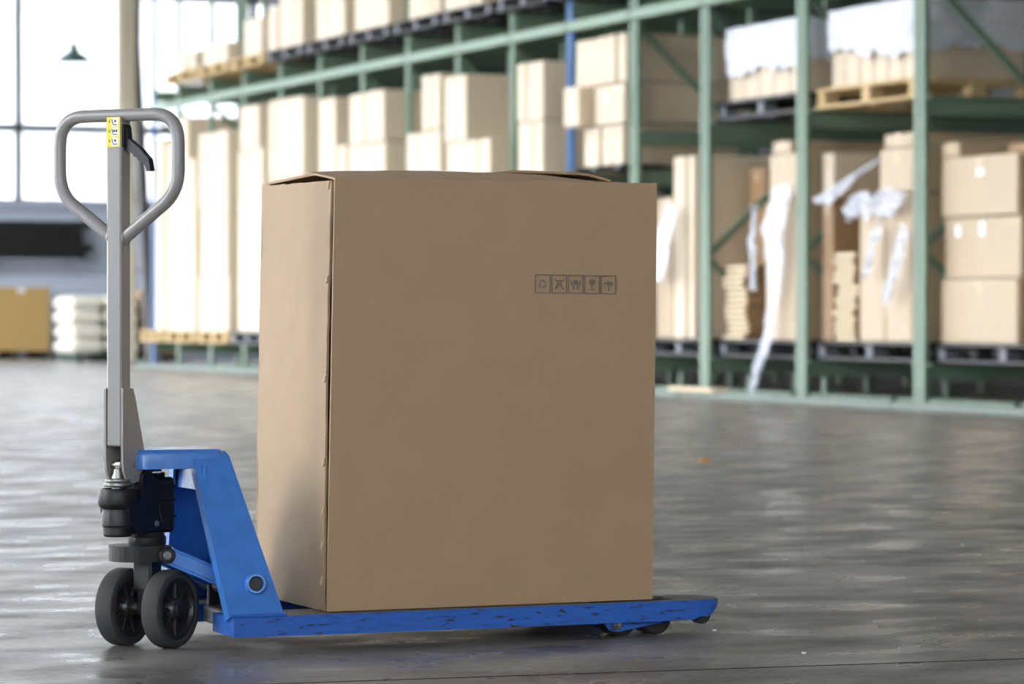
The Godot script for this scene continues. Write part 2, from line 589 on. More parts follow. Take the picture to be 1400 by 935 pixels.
func build_rack() -> void:
	var tall := post_mesh(6.2, 0.11)
	var short := post_mesh(3.87, 0.11)
	var wide := post_mesh(6.2, 0.165)
	var rear := new_st()
	bx(rear, Vector3(0.04, 3.1, 0), Vector3(0.08, 6.2, 0.08))
	var rear_m := fin(rear)
	rear = new_st()
	bx(rear, Vector3(0.04, 1.93, 0), Vector3(0.08, 3.86, 0.08))
	var rear_s := fin(rear)
	var foot := new_st()
	bx(foot, Vector3(0.045, 0.006, 0), Vector3(0.16, 0.012, 0.15))
	var foot_m := fin(foot)
	# side braces: a zigzag between the front post and the one behind it
	var up_m := strut_mesh(Vector3(0.06, 1.30, 0), Vector3(1.22, 2.36, 0))
	var down_m := strut_mesh(Vector3(0.06, 3.46, 0), Vector3(1.22, 2.40, 0))
	var low_m := strut_mesh(Vector3(0.06, 1.24, 0), Vector3(1.22, 0.2, 0))
	var top_m := strut_mesh(Vector3(0.06, 3.9, 0), Vector3(1.22, 5.0, 0))
	var rail := new_st()
	bx(rail, Vector3(1.95, -0.07, 0.0), Vector3(3.9, 0.14, 0.012))
	bx(rail, Vector3(1.95, -0.006, 0.045), Vector3(3.9, 0.012, 0.09))
	bx(rail, Vector3(1.95, -0.134, 0.02), Vector3(3.9, 0.012, 0.04))
	var rail_m := fin(rail)
	var farr := thing("pallet_rack", "long green steel storage rack receding from the right towards the windows", "storage rack", Vector3(XR, 0, 0))
	var nearr := farr
	for i in POSTS.size():
		var r: Node3D = farr if i <= 10 else nearr
		var z: float = POSTS[i]
		var blue := i == 0 or i == 10
		var front: String = "rack_blue" if blue else "rack_green"
		var at := Transform3D(Basis(), Vector3(0, 0, z))
		var p := put_mesh("post", short if i in SHORT else (wide if i > 10 else tall), front, r, at)
		if blue:
			p.set_meta("label", "blue painted upright")
		var back := new_st()
		var ph := 3.87 if i in SHORT else 6.2
		bx(back, Vector3(0.036, ph / 2, 0), Vector3(0.012, ph, 0.098 if i <= 10 else 0.15))
		put_mesh("post_web", fin(back), "rack_blue" if blue else "rack_green", r, at)
		put_mesh("foot_plate", foot_m, "rack_green", r, at)
		for d in ([1.22] if i < 4 else [1.22, 2.5, 3.8]):
			put_mesh("rear_post", rear_s if i in SHORT else rear_m, "rack_green", r, Transform3D(Basis(), Vector3(d, 0, z)))
		for m in ([up_m, down_m, low_m] if i in SHORT or i < 4 else [up_m, down_m, low_m, top_m]):
			put_mesh("brace", m, "rack_green", r, at)
		for y in ([0.37, 3.82] if i < 10 else ([0.37, 2.12, 3.82] if i == 10 else [0.37, 2.48, 3.82])):
			for s in ([1] if i == 11 and y == 2.48 else [1, -1]):
				put_mesh("rail", rail_m, "rack_green", r, Transform3D(Basis.from_scale(Vector3(1, 1, s)), Vector3(0.02, y, z + s * 0.055)))
		if i == 11:
			put_mesh("rail", rail_m, "rack_green", r, Transform3D(Basis.from_scale(Vector3(1, 1, -1)), Vector3(0.02, 2.12, z - 0.075)))
	# front beams, one from upright to upright
	for i in POSTS.size() - 1:
		var r: Node3D = farr if i < 10 else nearr
		var st := new_st()
		var l: float = POSTS[i + 1] - POSTS[i]
		bx(st, Vector3(-0.02, 3.575, POSTS[i] + l / 2), Vector3(0.04, 0.1, l + 0.04), 0.006)
		obj("beam", st, "rack_green", r)
		st = new_st()
		bx(st, Vector3(3.9, 2.4, POSTS[i] + l / 2), Vector3(0.04, 0.1, l))
		bx(st, Vector3(3.9, 3.7, POSTS[i] + l / 2), Vector3(0.04, 0.1, l))
		obj("rear_beam", st, "rack_green", r)
		st = new_st()
		bx(st, Vector3(-0.2, 0.035, POSTS[i] + l / 2), Vector3(0.10, 0.07, l - 0.01), 0.012)
		obj("floor_rail", st, "kerb_paint", r)
		st = new_st()
		bx(st, Vector3(0.95, 0.025, POSTS[i] + l / 2), Vector3(0.08, 0.05, l - 0.09), 0.01)
		obj("floor_rail", st, "rack_green", r)

func strut_mesh(a: Vector3, b: Vector3) -> ArrayMesh:
	var st := new_st()
	var d := (b - a).normalized()
	var n := Vector3(-d.y, d.x, 0)
	bx(st, (a + b) / 2, Vector3(a.distance_to(b), 0.055, 0.035), 0.0, Basis(d, n, Vector3(0, 0, 1)))
	return fin(st)

# ==================================================================== what stands in the rack
const ORD := ["first", "second", "third", "fourth", "fifth", "sixth", "seventh", "eighth", "ninth", "tenth", "eleventh", "twelfth"]

# one carton: a board body, the slit of its flaps on top and a strip of tape over it
func carton(za: float, zb: float, y0: float, y1: float, depth: float, m: String, label: String, group := "", x := XR + 0.14, tape := true) -> Node3D:
	var w := zb - za - 0.012
	var h := y1 - y0
	var t := thing("carton", label, "carton", Vector3(x, y0, (za + zb) / 2), group)
	var st := new_st()
	bx(st, Vector3(depth / 2, h / 2, 0), Vector3(depth, h, w), min(0.014, w * 0.2))
	obj("body", st, m, t)
	st = new_st()
	bx(st, Vector3(depth / 2, h - 0.0008, 0), Vector3(depth - 0.05, 0.003, min(0.05, w * 0.4)))
	if tape:
		bx(st, Vector3(-0.0005, h - min(0.07, h * 0.4), 0), Vector3(0.002, 0.10, min(0.05, w * 0.4)))
	obj("tape", st, "tape_clear", t)
	return t

# a row of n slim cartons standing side by side from za to zb
func row(za: float, zb: float, y0: float, y1: float, n: int, m: String, phrase: String, group: String, depth := 1.15, x := XR + 0.14) -> void:
	for i in n:
		var a := lerpf(za, zb, float(i) / n)
		var b := lerpf(za, zb, float(i + 1) / n)
		var lab: String = phrase if n == 1 else "%s, %s from far" % [phrase, ORD[i]]
		carton(a, b, y0, y1 - 0.002 - rng.randf() * 0.01, depth, m, lab, group, x + rng.randf() * 0.03)

func pallet(za: float, zb: float, y0: float, y1: float, wood: bool, label: String, group: String, depth := 1.15, x := XR + 0.1) -> Node3D:
	var t := thing("pallet", label, "pallet", Vector3(x, y0, (za + zb) / 2), group)
	var w := zb - za
	var h := y1 - y0
	var bd := h * 0.17
	var st := new_st()
	var m: String = "pallet_wood" if wood else "black_plastic"
	var n := 7
	var bwid := depth / (n + (n - 1) * 0.25)
	bx(st, Vector3(0, h - bd / 2, 0), Vector3(bwid, bd, w), 0.004)
	var board := fin(st)
	for i in n:
		put_mesh("deck_board", board, m, t, Transform3D(Basis(), Vector3(bwid / 2 + i * bwid * 1.25, 0, 0)))
	st = new_st()
	bx(st, Vector3(depth / 2, h - bd * 1.5, 0), Vector3(depth, bd, 0.12))
	var bearer := fin(st)
	st = new_st()
	bx(st, Vector3(depth / 2, bd / 2, 0), Vector3(depth, bd, 0.12), 0.004)
	var bottom := fin(st)
	st = new_st()
	var bh := h - bd * 3
	bx(st, Vector3(0, bd + bh / 2, 0), Vector3(0.14, bh, 0.14 if wood else 0.1), 0.006)
	var blk := fin(st)
	st = new_st()
	bx(st, Vector3(0.03, bd / 2, 0), Vector3(0.1, bd, w), 0.004)
	obj("bottom_board", st, m, t)
	for s in [-1, 0, 1]:
		var zz: float = s * (w / 2 - 0.08)
		put_mesh("bearer", bearer, m, t, Transform3D(Basis(), Vector3(0, 0, zz)))
		put_mesh("bottom_board", bottom, m, t, Transform3D(Basis(), Vector3(0, 0, zz)))
		for d in [0.075, depth / 2, depth - 0.075]:
			put_mesh("block", blk, m if wood else "grey_block", t, Transform3D(Basis(), Vector3(d, 0, zz)))
	return t

func build_rack_loads() -> void:
	var low := "upright cartons on the lower rack level"
	var P := "kraft_pale"
	# pallets on the lower level, one to a bay
	for i in range(0, 16):
		var a: float = POSTS[i] + 0.09
		var b: float = POSTS[i + 1] - 0.09
		var where: String
		if i < 10:
			where = "%s bay beyond the blue upright" % ORD[9 - i]
		elif i == 10:
			where = "bay just before the blue upright"
		else:
			where = "%s bay right of the big carton" % ORD[i - 11]
		var wood := i < 3
		pallet(a, b, 0.375, 0.53, wood, ("bare wooden" if wood else "black plastic") + " pallet on the lowest level, " + where, "pallets on the lowest rack level", 1.15, XR - 0.2 if i < 10 else XR + 0.1)
		if i >= 1:  # over the nearest bays these are unseen, added to block light
			var wd := i < 4
			pallet(a, b, 3.825, 3.96, wd, ("bare wooden" if wd else "black plastic") + " pallet on the top level, " + where, "pallets on the top rack level", 1.15, XR - 0.2)
	# lower level, from the far end towards the viewer; the loads stand out a little in front of the uprights
	var D := 1.1
	var XS := XR - 0.2
	row(-42.5, -42.13, 0.53, 3.12, 1, P, "pale carton stack next to the far end upright", low, D, XS)
	row(-41.99, -41.45, 0.53, 3.05, 2, P, "pale carton of the farthest wide bay, left pair", low, D, XS)
	row(-41.42, -41.0, 0.53, 3.35, 1, P, "tallest pale carton in the farthest wide bay", low, D, XS)
	row(-40.97, -40.7, 0.53, 2.80, 1, P, "shorter pale carton right of the tallest far one", low, D, XS)
	for k in 3:
		var y0: float = [0.53, 1.25, 2.1][k]
		var y1: float = [1.25, 2.1, 3.1][k]
		row(-40.52, -39.36, y0, y1, 3, P, "pale carton in the far three-wide stack, %s tier" % ["bottom", "middle", "top"][k], low, D, XS)
	row(-38.88, -37.92, 0.53, 2.80, 3, P, "pale lower carton behind the big carton's left edge", low, D, XS)
	row(-38.84, -38.09, 2.80, 3.35, 2, P, "pale upper carton over the big carton's far corner", low, D, XS)
	for k in 2:
		var tier: String = ["lower", "upper"][k]
		row(-37.72, -37.08, [0.53, 2.4][k], [2.4, 3.36][k], 3, P, "slim pale %s carton of the trio above the box's left end" % tier, low, D, XS)
		row(-37.04, -36.48, [0.53, 2.4][k], [2.4, 3.36][k], 2, P, "slim pale %s carton of the pair before a brown side" % tier, low, D, XS)
	row(-35.95, -35.36, 0.53, 3.27, 2, P, "pale tall carton left of a brown gap and low carton", low, D, XS)
	row(-35.33, -35.04, 0.53, 2.70, 1, P, "single low pale carton in front of a brown side", low, D, XS)
	row(-34.9, -33.79, 0.53, 2.68, 4, P, "pale low carton under two twin stacks", low, D, XS)
	row(-34.9, -34.4, 2.68, 3.26, 2, P, "pale upper carton of the left twin stack", low, D, XS)
	row(-34.37, -33.79, 2.68, 3.26, 2, P, "pale upper carton of the right twin stack", low, D, XS)
	row(-33.1, -32.15, 0.53, 2.73, 3, P, "pale lower carton of the stepped stack", low, D, XS)
	row(-32.64, -32.15, 2.73, 3.33, 2, P, "pale upper carton of the stepped stack", low, D, XS)
	row(-31.96, -30.76, 0.53, 2.57, 4, P, "pale lower carton of the stack with wide brown side", low, D, XS)
	row(-31.99, -31.36, 2.57, 3.27, 3, P, "pale upper carton of the stack with wide brown side", low, D, XS)
	row(-30.02, -29.4, 0.53, 2.68, 3, P, "pale lower carton of the slim stack beside the blue upright", low, D, XS)
	row(-30.02, -29.4, 2.68, 3.27, 3, P, "pale upper carton of the slim stack beside the blue upright", low, D, XS)
	# bay in front of the blue upright
	var mid := "cartons in the bay by the blue upright"
	var XM := XR - 0.05
	pallet(-28.98, -27.78, 2.125, 2.17, false, "thin dark platform under the cartons by the blue upright", "", 1.2, XR - 0.1)
	row(-28.76, -28.40, 2.17, 2.56, 1, P, "small pale carton at bottom, next to the blue upright", mid, D, XM)
	row(-28.33, -27.87, 2.17, 2.56, 2, P, "pale carton in the bottom row right of the blue upright", mid, 1.25, XM)
	carton(-28.86, -28.5, 2.565, 2.95, 1.2, P, "pale carton pushed forward, covering part of the blue upright", mid, XR - 0.2)
	carton(-28.47, -27.8, 2.565, 2.94, 1.3, P, "wide pale carton with a white label in the middle row", mid, XM)
	row(-28.94, -27.82, 2.955, 3.42, 6, P, "slim pale carton of six in the top row by the blue upright", mid, 1.2, XM)
	label_sheet(XM - 0.004, -28.2, 2.81, 0.10, 0.08, "small white label on the wide carton by the blue upright")
	row(-29.05, -27.8, 0.53, 1.75, 3, P, "pale carton low down beside the blue upright", mid)
	# near rack, lower level
	var nl := "cartons on the lowest level of the near rack"
	row(-27.55, -27.18, 0.53, 1.85, 2, "kraft_mid", "short tan carton beside the film, right of the big carton", nl)
	row(-27.16, -26.73, 0.53, 2.22, 3, P, "tall slim pale carton just right of the big carton", nl, 1.3)
	row(-26.7, -26.35, 0.53, 2.1, 1, "kraft_brown", "brown carton behind the first green upright, right of the big carton", nl, 1.0, XR + 0.7)
	board_stack(-26.1, -25.68, 0.53, 1.2, 13, "flat folded cartons stacked right of the first green upright")
	row(-25.34, -24.73, 0.53, 1.74, 2, "kraft_mid", "tall tan carton under film before the second green upright", nl)
	row(-25.26, -24.71, 1.74, 2.15, 1, "kraft_mid", "tan carton on top of the film-covered ones", nl)
	row(-25.21, -24.85, 2.153, 2.27, 1, "kraft_mid", "small flat carton on top of its stack under the shelf", nl)
	row(-24.30, -24.1, 1.72, 2.13, 1, P, "small white carton with loose film beside the second green upright", nl)
	row(-24.30, -24.11, 0.53, 1.72, 1, "kraft_brown", "brown carton under the small white one", nl, 1.15)
	board_stack(-24.06, -23.70, 0.53, 1.28, 14, "flat folded cartons piled between second and third green uprights")
	row(-23.62, -22.75, 0.53, 1.74, 2, "kraft_mid", "tall tan carton draped with film before the third upright", nl)
	row(-23.3, -22.75, 1.745, 2.11, 1, "kraft_mid", "tan carton above the film drape", nl)
	row(-23.23, -22.75, 2.11, 2.23, 1, "kraft_mid", "flat carton topmost above the film drape", nl)
	var big := "three large cartons at the right edge"
	for k in 3:
		carton(-22.3, -21.16, [0.53, 1.04, 1.52][k], [1.035, 1.515, 1.99][k], 1.2, "kraft_mid", "large tan carton at the right edge, %s of three" % ["bottom", "middle", "topmost"][k], big, XR + 0.14 + 0.03 * (k % 2))
	carton(-22.3, -22.02, 1.994, 2.11, 1.1, "kraft_mid", "small carton on top of the large ones at the right", nl)
	carton(-21.9, -21.2, 1.994, 2.10, 1.1, "kraft_brown", "flat brown carton lying on the large ones at the right", nl, XR + 0.5)
	label_sheet(XR + 0.165, -21.72, 1.42, 0.08, 0.10, "white label on the middle large carton, centre")
	label_sheet(XR + 0.165, -22.08, 1.41, 0.08, 0.09, "white label on the middle large carton near the upright")
	label_sheet(XR + 0.135, -21.7, 1.86, 0.10, 0.06, "white label on the topmost large carton")
	carton(-21.0, -20.4, 0.53, 1.9, 1.2, "kraft_brown", "brown carton at the picture's right edge beyond the large ones", nl, XR + 0.3)
	# near rack, middle level: wrapped loads on pallets
	pallet(-26.12, -24.5, 2.485, 2.66, false, "black plastic pallet under the left film-wrapped load", "")
	wrapped_load(-26.1, -24.66, 2.66, 3.29, 5, "white film-wrapped load of cartons on black plastic pallet")
	pallet(-24.29, -22.6, 2.485, 2.66, true, "pale wooden pallet under the right film-wrapped load", "")
	wrapped_load(-24.2, -22.76, 2.66, 3.29, 6, "white film-wrapped load of cartons on wooden pallet")
	# top level
	var top := "cartons on the top rack level"
	row(-41.6, -40.7, 3.96, 4.22, 3, P, "low pale carton on top level against the far window", top, D, XS)
	row(-40.4, -39.36, 3.96, 4.22, 3, P, "low pale carton on top level, second bay from far", top, D, XS)
	row(-38.72, -37.98, 3.96, 4.42, 2, P, "pale carton on top level before the tall ones", top, D, XS)
	row(-37.76, -37.42, 3.96, 4.5, 1, P, "single pale carton on top level beside an upright", top, D, XS)
	row(-37.33, -36.5, 3.96, 4.85, 3, P, "tall pale carton on top level with brown side, left", top, D, XS)
	row(-36.05, -35.05, 3.96, 4.85, 3, P, "tall pale carton on top level, middle group", top, D, XS)
	row(-34.72, -33.62, 3.96, 4.85, 3, P, "tall pale carton on top level, right group", top, D, XS)
	row(-33.05, -32.15, 3.96, 4.8, 6, P, "slim pale carton on top level over the stepped stack", top, D, XS)
	row(-32.0, -30.95, 3.96, 4.8, 4, P, "slim pale carton on top level over the wide brown side", top, D, XS)
	row(-30.52, -29.9, 3.96, 4.8, 3, P, "slim pale carton on top level at the upper edge", top, D, XS)
	# loose stretch film
	film("stretch_film", "crumpled white stretch film hanging right of the big carton", [Vector3(XR + 0.06, 1.75, -26.95), Vector3(XR + 0.02, 1.45, -27.1), Vector3(XR - 0.02, 1.1, -27.25)], [0.2, 0.36, 0.62], 1)
	film("stretch_film", "long twisted white film strip hanging down before the second green upright", [Vector3(XR + 0.1, 1.85, -24.85), Vector3(XR + 0.05, 1.5, -24.95), Vector3(XR + 0.08, 1.0, -24.95), Vector3(XR + 0.04, 0.55, -25.02), Vector3(XR + 0.0, 0.3, -25.14), Vector3(XR - 0.02, 0.03, -25.2)], [0.3, 0.4, 0.26, 0.14, 0.12, 0.06], 2)
	film("stretch_film", "bunched white film draped over the tan cartons before the third upright", [Vector3(XR + 0.1, 1.76, -23.2), Vector3(XR + 0.07, 1.66, -23.25), Vector3(XR + 0.06, 1.55, -23.25)], [0.9, 1.0, 0.7], 3)
	film("stretch_film", "slanting white film tail left of the third green upright", [Vector3(XR + 0.06, 1.46, -23.14), Vector3(XR + 0.04, 1.3, -23.2), Vector3(XR + 0.05, 1.05, -23.3)], [0.2, 0.16, 0.1], 4)
	film("stretch_film", "lower white film tail touching the third green upright", [Vector3(XR + 0.06, 1.45, -22.7), Vector3(XR + 0.04, 1.1, -22.85), Vector3(XR + 0.05, 0.85, -23.0)], [0.16, 0.16, 0.1], 5)
	film("stretch_film", "loose white film flung over the small white carton", [Vector3(XR + 0.08, 1.7, -24.15), Vector3(XR + 0.2, 1.85, -23.95), Vector3(XR + 0.5, 2.1, -23.75)], [0.26, 0.16, 0.08], 6)
	film("stretch_film", "thin film edge hanging left of the tall tan cartons", [Vector3(XR + 0.12, 1.7, -25.42), Vector3(XR + 0.1, 1.3, -25.42), Vector3(XR + 0.1, 0.95, -25.40)], [0.05, 0.12, 0.06], 7)

func label_sheet(x: float, z: float, y: float, w: float, h: float, label: String) -> void:
	var st := new_st()
	bx(st, Vector3.ZERO, Vector3(0.002, h, w))
	var o := obj("paper_label", st, "label_white", self, Transform3D(Basis(), Vector3(x, y, z)))
	tag(o, label, "label", "white labels on cartons")

# flat folded cartons in a pile: each board is a thing
func board_stack(za: float, zb: float, y0: float, y1: float, n: int, label: String) -> void:
	var st := new_st()
	var h := (y1 - y0) / n
	bx(st, Vector3(0.55, h * 0.46, 0), Vector3(1.1, h * 0.92, zb - za), h * 0.2)
	var body := fin(st)
	st = new_st()
	bx(st, Vector3(-0.002, h * 0.46, 0), Vector3(0.006, h * 0.5, zb - za - 0.03))
	var edge := fin(st)
	for i in n:
		var t := thing("folded_carton", ("bottom of the " if i == 0 else ("topmost of the " if i == n - 1 else "one of the ")) + label, "folded carton", Vector3(XR + 0.14 + rng.randf() * 0.04, y0 + i * h, (za + zb) / 2 + (rng.randf() - 0.5) * 0.06), label)
		put_mesh("board", body, "kraft_brown", t)
		put_mesh("edge", edge, "board_edge", t)

# cartons wrapped in film: the cartons below, a crinkled wrap round the upper part
func wrapped_load(za: float, zb: float, y0: float, y1: float, n: int, label: String) -> void:
	var t := thing("wrapped_load", label, "wrapped load", Vector3(XR + 0.2, y0, (za + zb) / 2))
	var w := zb - za
	var h := y1 - y0
	for i in n:
		var st := new_st()
		bx(st, Vector3(0.5, h * 0.24, -w / 2 + w * (i + 0.5) / n), Vector3(1.0, h * 0.48, w / n - 0.015), 0.012)
		obj("carton", st, "kraft_pale", t)
		st = new_st()
		bx(st, Vector3(0.5, h * 0.73, -w / 2 + w * (i + 0.5) / n), Vector3(1.0, h * 0.48, w / n - 0.015), 0.012)
		obj("carton", st, "kraft_pale", t)
	var nz := FastNoiseLite.new()
	nz.seed = 5 + n
	nz.frequency = 1.6
	var st2 := new_st()
	var ring := [Vector2(1.02, -w / 2 - 0.02), Vector2(-0.02, -w / 2 - 0.02), Vector2(-0.02, w / 2 + 0.02), Vector2(1.02, w / 2 + 0.02)]
	for s in 3:
		var g := []
		for i in 25:
			var rowv := []
			var p: Vector2 = (ring[s] as Vector2).lerp(ring[s + 1], i / 24.0)
			var nrm: Vector2 = -(ring[s + 1] - ring[s]).orthogonal().normalized()
			for j in 13:
				var yy := lerpf(h * (0.40 + 0.22 * nz.get_noise_2d(i * 0.09, s * 7.0) + 0.03 * sin(i * 1.9)), h + 0.015, j / 12.0)
				var d := nz.get_noise_3d(p.x * 1.2, yy * 5.0, p.y * 1.2 + s * 9.0) * 0.04 + 0.035
				if i == 0 or i == 24:
					d = 0.0
				rowv.append(Vector3(p.x + nrm.x * d, yy, p.y + nrm.y * d))
			g.append(rowv)
		sheet(st2, g, 0.004)
	var lid := []
	for i in 13:
		var rv := []
		for j in 13:
			var q := Vector2(lerpf(-0.02, 1.02, i / 12.0), lerpf(-w / 2 - 0.02, w / 2 + 0.02, j / 12.0))
			rv.append(Vector3(q.x, h + 0.02 + nz.get_noise_2d(q.x * 3.0, q.y * 3.0) * 0.02, q.y))
		lid.append(rv)
	sheet(st2, lid, 0.004)
	obj("wrap", st2, "film_wrap", t)

# a loose, crumpled sheet of film hung along a line of points
func film(called: String, label: String, pts: Array, widths: Array, seed_: int) -> void:
	var nz := FastNoiseLite.new()
	nz.seed = seed_
	nz.frequency = 2.5
	var c := Curve3D.new()
	for p in pts:
		c.add_point(p)
	var g := []
	var nu := 26
	var nv := 13
	for i in nu:
		var t := float(i) / (nu - 1)
		var p := c.sample_baked(t * c.get_baked_length())
		var f := t * (widths.size() - 1)
		var k: int = min(int(f), widths.size() - 2)
		var w := lerpf(widths[k], widths[k + 1], f - k)
		var rowv := []
		for j in nv:
			var v := (float(j) / (nv - 1) - 0.5) * w
			var d := nz.get_noise_3d(t * 4.0, v * 6.0, seed_ * 3.0) * 0.10 + 0.02 * sin(j * 2.1 + t * 5.0)
			rowv.append(p + Vector3(-abs(d) * 0.8, nz.get_noise_2d(v * 3.0, seed_ * 7.0) * 0.10, v))
		g.append(rowv)
	var st := new_st()
	sheet(st, g, 0.003)
	var o := obj(called, st, "stretch_film")
	tag(o, label, "stretch film")

# ==================================================================== far end of the hall
func build_back_of_hall() -> void:
	var zb := -54.0
	# trims on the end wall
	for e in [[2.58, 0.14, 0.10, "trim_1", "sill ledge under the end window"], [1.48, 0.12, 0.05, "trim_2", "narrow grey rail across the end wall below the window"], [0.22, 0.44, 0.04, "trim_3", "darker grey band along the foot of the end wall"]]:
		var st := new_st()
		bx(st, Vector3(5.5 if e[0] > 2.0 else 13.75, e[0], zb + e[2] / 2), Vector3(27 if e[0] > 2.0 else 10.4, e[1], e[2]), 0.01)
		struct(e[3], st, "wall_band", e[4])
	# dark bundle on a wall shelf
	var sh := thing("wall_shelf", "thin grey wall shelf carrying black mats under the window", "shelf", Vector3(13.2, 1.64, zb + 0.05))
	var st2 := new_st()
	bx(st2, Vector3(0.4, 0.015, 0.2), Vector3(3.0, 0.03, 0.4), 0.004)
	obj("board", st2, "wall_band", sh)
	for k in [-0.9, 0.4, 1.6]:
		st2 = new_st()
		bx(st2, Vector3(k, -0.12, 0.02), Vector3(0.04, 0.24, 0.04))
		bx(st2, Vector3(k, -0.02, 0.18), Vector3(0.04, 0.04, 0.34))
		obj("bracket", st2, "wall_band", sh)
	for k in 5:
		var t := thing("rubber_mat", "black rubber mat stacked on the wall shelf, %s from the bottom" % ORD[k], "mat", Vector3(13.0 + 0.06 * sin(k * 2.0), 1.67 + k * 0.132, zb + 0.08), "black mats on the wall shelf")
		st2 = new_st()
		bx(st2, Vector3(0.62, 0.062, 0.18), Vector3(2.9 + 0.12 * sin(k * 1.7), 0.122, 0.34), 0.03)
		obj("mat", st2, "black_mat", t)
	# steel column and leaning brace
	var col := thing("steel_column", "beige steel building column standing beyond the rack's far end", "column", Vector3(14.12, 0, -48.0))
	st2 = new_st()
	bx(st2, Vector3(0, 4.75, 0), Vector3(0.02, 9.5, 0.24))
	obj("web", st2, "column_beige", col)
	for s in [-1, 1]:
		st2 = new_st()
		bx(st2, Vector3(0, 4.75, s * 0.12), Vector3(0.22, 9.5, 0.02))
		obj("flange", st2, "column_beige", col)
	st2 = new_st()
	bx(st2, Vector3(0, 0.02, 0), Vector3(0.36, 0.04, 0.4), 0.005)
	obj("base_plate", st2, "column_grey", col)
	var br := thing("steel_brace", "grey leaning steel brace beside the beige column", "brace", Vector3(14.62, 0, -48.3))
	st2 = new_st()
	var d := Vector3(-0.055, 1, 0).normalized()
	bx(st2, Vector3(-0.26, 4.7, 0), Vector3(0.15, 9.4, 0.15), 0.01, Basis(d.cross(Vector3(0, 0, 1)), d, Vector3(0, 0, 1)))
	obj("tube", st2, "column_grey", br)
	st2 = new_st()
	bx(st2, Vector3(0, 0.015, 0), Vector3(0.3, 0.03, 0.3), 0.005)
	obj("base_plate", st2, "column_grey", br)
	# pendant lamp
	var lp := thing("pendant_lamp", "small green pendant lamp hanging before the end window", "lamp", Vector3(13.3, 4.58, -48.0))
	lp.scale = Vector3(1.25, 1.05, 1.25)
	st2 = new_st()
	lathe(st2, [Vector2(0.20, 0.0), Vector2(0.216, 0.0), Vector2(0.212, 0.035), Vector2(0.17, 0.075), Vector2(0.10, 0.125), Vector2(0.062, 0.155), Vector2(0.055, 0.16), Vector2(0.095, 0.12), Vector2(0.165, 0.068), Vector2(0.20, 0.03), Vector2(0.20, 0.0)], 32)
	obj("shade", st2, "lamp_green", lp)
	st2 = new_st()
	lathe(st2, [Vector2(0, 0.13), Vector2(0.058, 0.14), Vector2(0.058, 0.215), Vector2(0.04, 0.24), Vector2(0.015, 0.30), Vector2(0, 0.30)], 20)
	obj("cap", st2, "lamp_green", lp)
	st2 = new_st()
	lathe(st2, [Vector2(0, 0.03), Vector2(0.03, 0.04), Vector2(0.042, 0.07), Vector2(0.03, 0.11), Vector2(0.0, 0.13)], 16)
	obj("bulb", st2, "label_white", lp)
	st2 = new_st()
	cyl(st2, Vector3(0, 0.30, 0), Vector3(0, 4.92, 0), 0.004, 8)
	obj("cord", st2, "lamp_green", lp)
	# tan crate at the left edge
	var cr := thing("wooden_crate", "large tan plywood crate on a skid at the left edge by the wall", "crate", Vector3(14.0, 0, -53.0))
	st2 = new_st()
	bx(st2, Vector3(-0.45, 0.66, 0), Vector3(1.2, 1.06, 0.9), 0.01)
	obj("body", st2, "crate_tan", cr)
	for k in [-0.95, -0.45, 0.05]:
		st2 = new_st()
		bx(st2, Vector3(k, 0.065, 0), Vector3(0.12, 0.13, 0.9), 0.006)
		obj("skid", st2, "black_mat" if k > -0.5 else "crate_tan", cr)
	st2 = new_st()
	bx(st2, Vector3(-0.34, 1.14, 0.452), Vector3(0.12, 0.09, 0.003))
	obj("paper_label", st2, "label_white", cr)  # white highlight on the crate, set as a pale patch
	# sacks on a pallet
	var pt := thing("pallet", "low dark pallet carrying white sacks near the end wall", "pallet", Vector3(14.1, 0, -50.0))
	for k in 5:
		st2 = new_st()
		bx(st2, Vector3(0.12, 0.1, -0.48 + k * 0.24), Vector3(1.1, 0.025, 0.14), 0.003)
		obj("deck_board", st2, "pallet_paint", pt)
	for k in [-0.32, 0.2, 0.72]:
		st2 = new_st()
		bx(st2, Vector3(k, 0.044, 0), Vector3(0.1, 0.088, 1.1), 0.004)
		obj("bearer", st2, "pallet_paint", pt)
	var sack := sack_mesh(0.54, 0.229, 0.52)
	for r in 4:
		for c in 2:
			for e in 2:
				var t := thing("sack", "white sack on the low pallet, %s row, %s column, %s side" % [["bottom", "second", "third", "top"][r], ["outer", "inner"][c], ["near", "far"][e]], "sack", Vector3(13.93 + c * 0.565 + 0.01 * sin(r * 2.0 + c), 0.1135 + r * 0.231, -49.74 - e * 0.55), "white sacks piled on the low pallet")
				put_mesh("bag", sack, "sack_white", t, Transform3D(Basis(Vector3.UP, (rng.randf() - 0.5) * 0.03), Vector3.ZERO))
				var seam := new_st()
				bx(seam, Vector3(0, 0.118, 0.262), Vector3(0.42, 0.02, 0.012), 0.003)
				obj("seam", seam, "kraft_pale", t)
	for k in 2:
		var t := thing("carton", "brown carton standing beside the white sacks, %s of two" % ["lower", "upper"][k], "carton", Vector3(15.22, 0.09 + k * 0.62, -50.2), "brown cartons beside the sacks")
		st2 = new_st()
		bx(st2, Vector3(0, 0.31 - k * 0.1, 0), Vector3(0.62, 0.615 - k * 0.2, 0.6), 0.01)
		obj("body", st2, "kraft_brown", t)
		st2 = new_st()
		bx(st2, Vector3(0, 0.31 - k * 0.1, 0.301), Vector3(0.06, 0.6 - k * 0.2, 0.003))
		obj("tape", st2, "tape_clear", t)
	var pb := thing("pallet", "black pallet under the two brown cartons by the sacks", "pallet", Vector3(15.22, 0, -50.2))
	st2 = new_st()
	bx(st2, Vector3(0, 0.075, 0), Vector3(0.7, 0.03, 0.7), 0.004)
	obj("deck", st2, "black_plastic", pb)
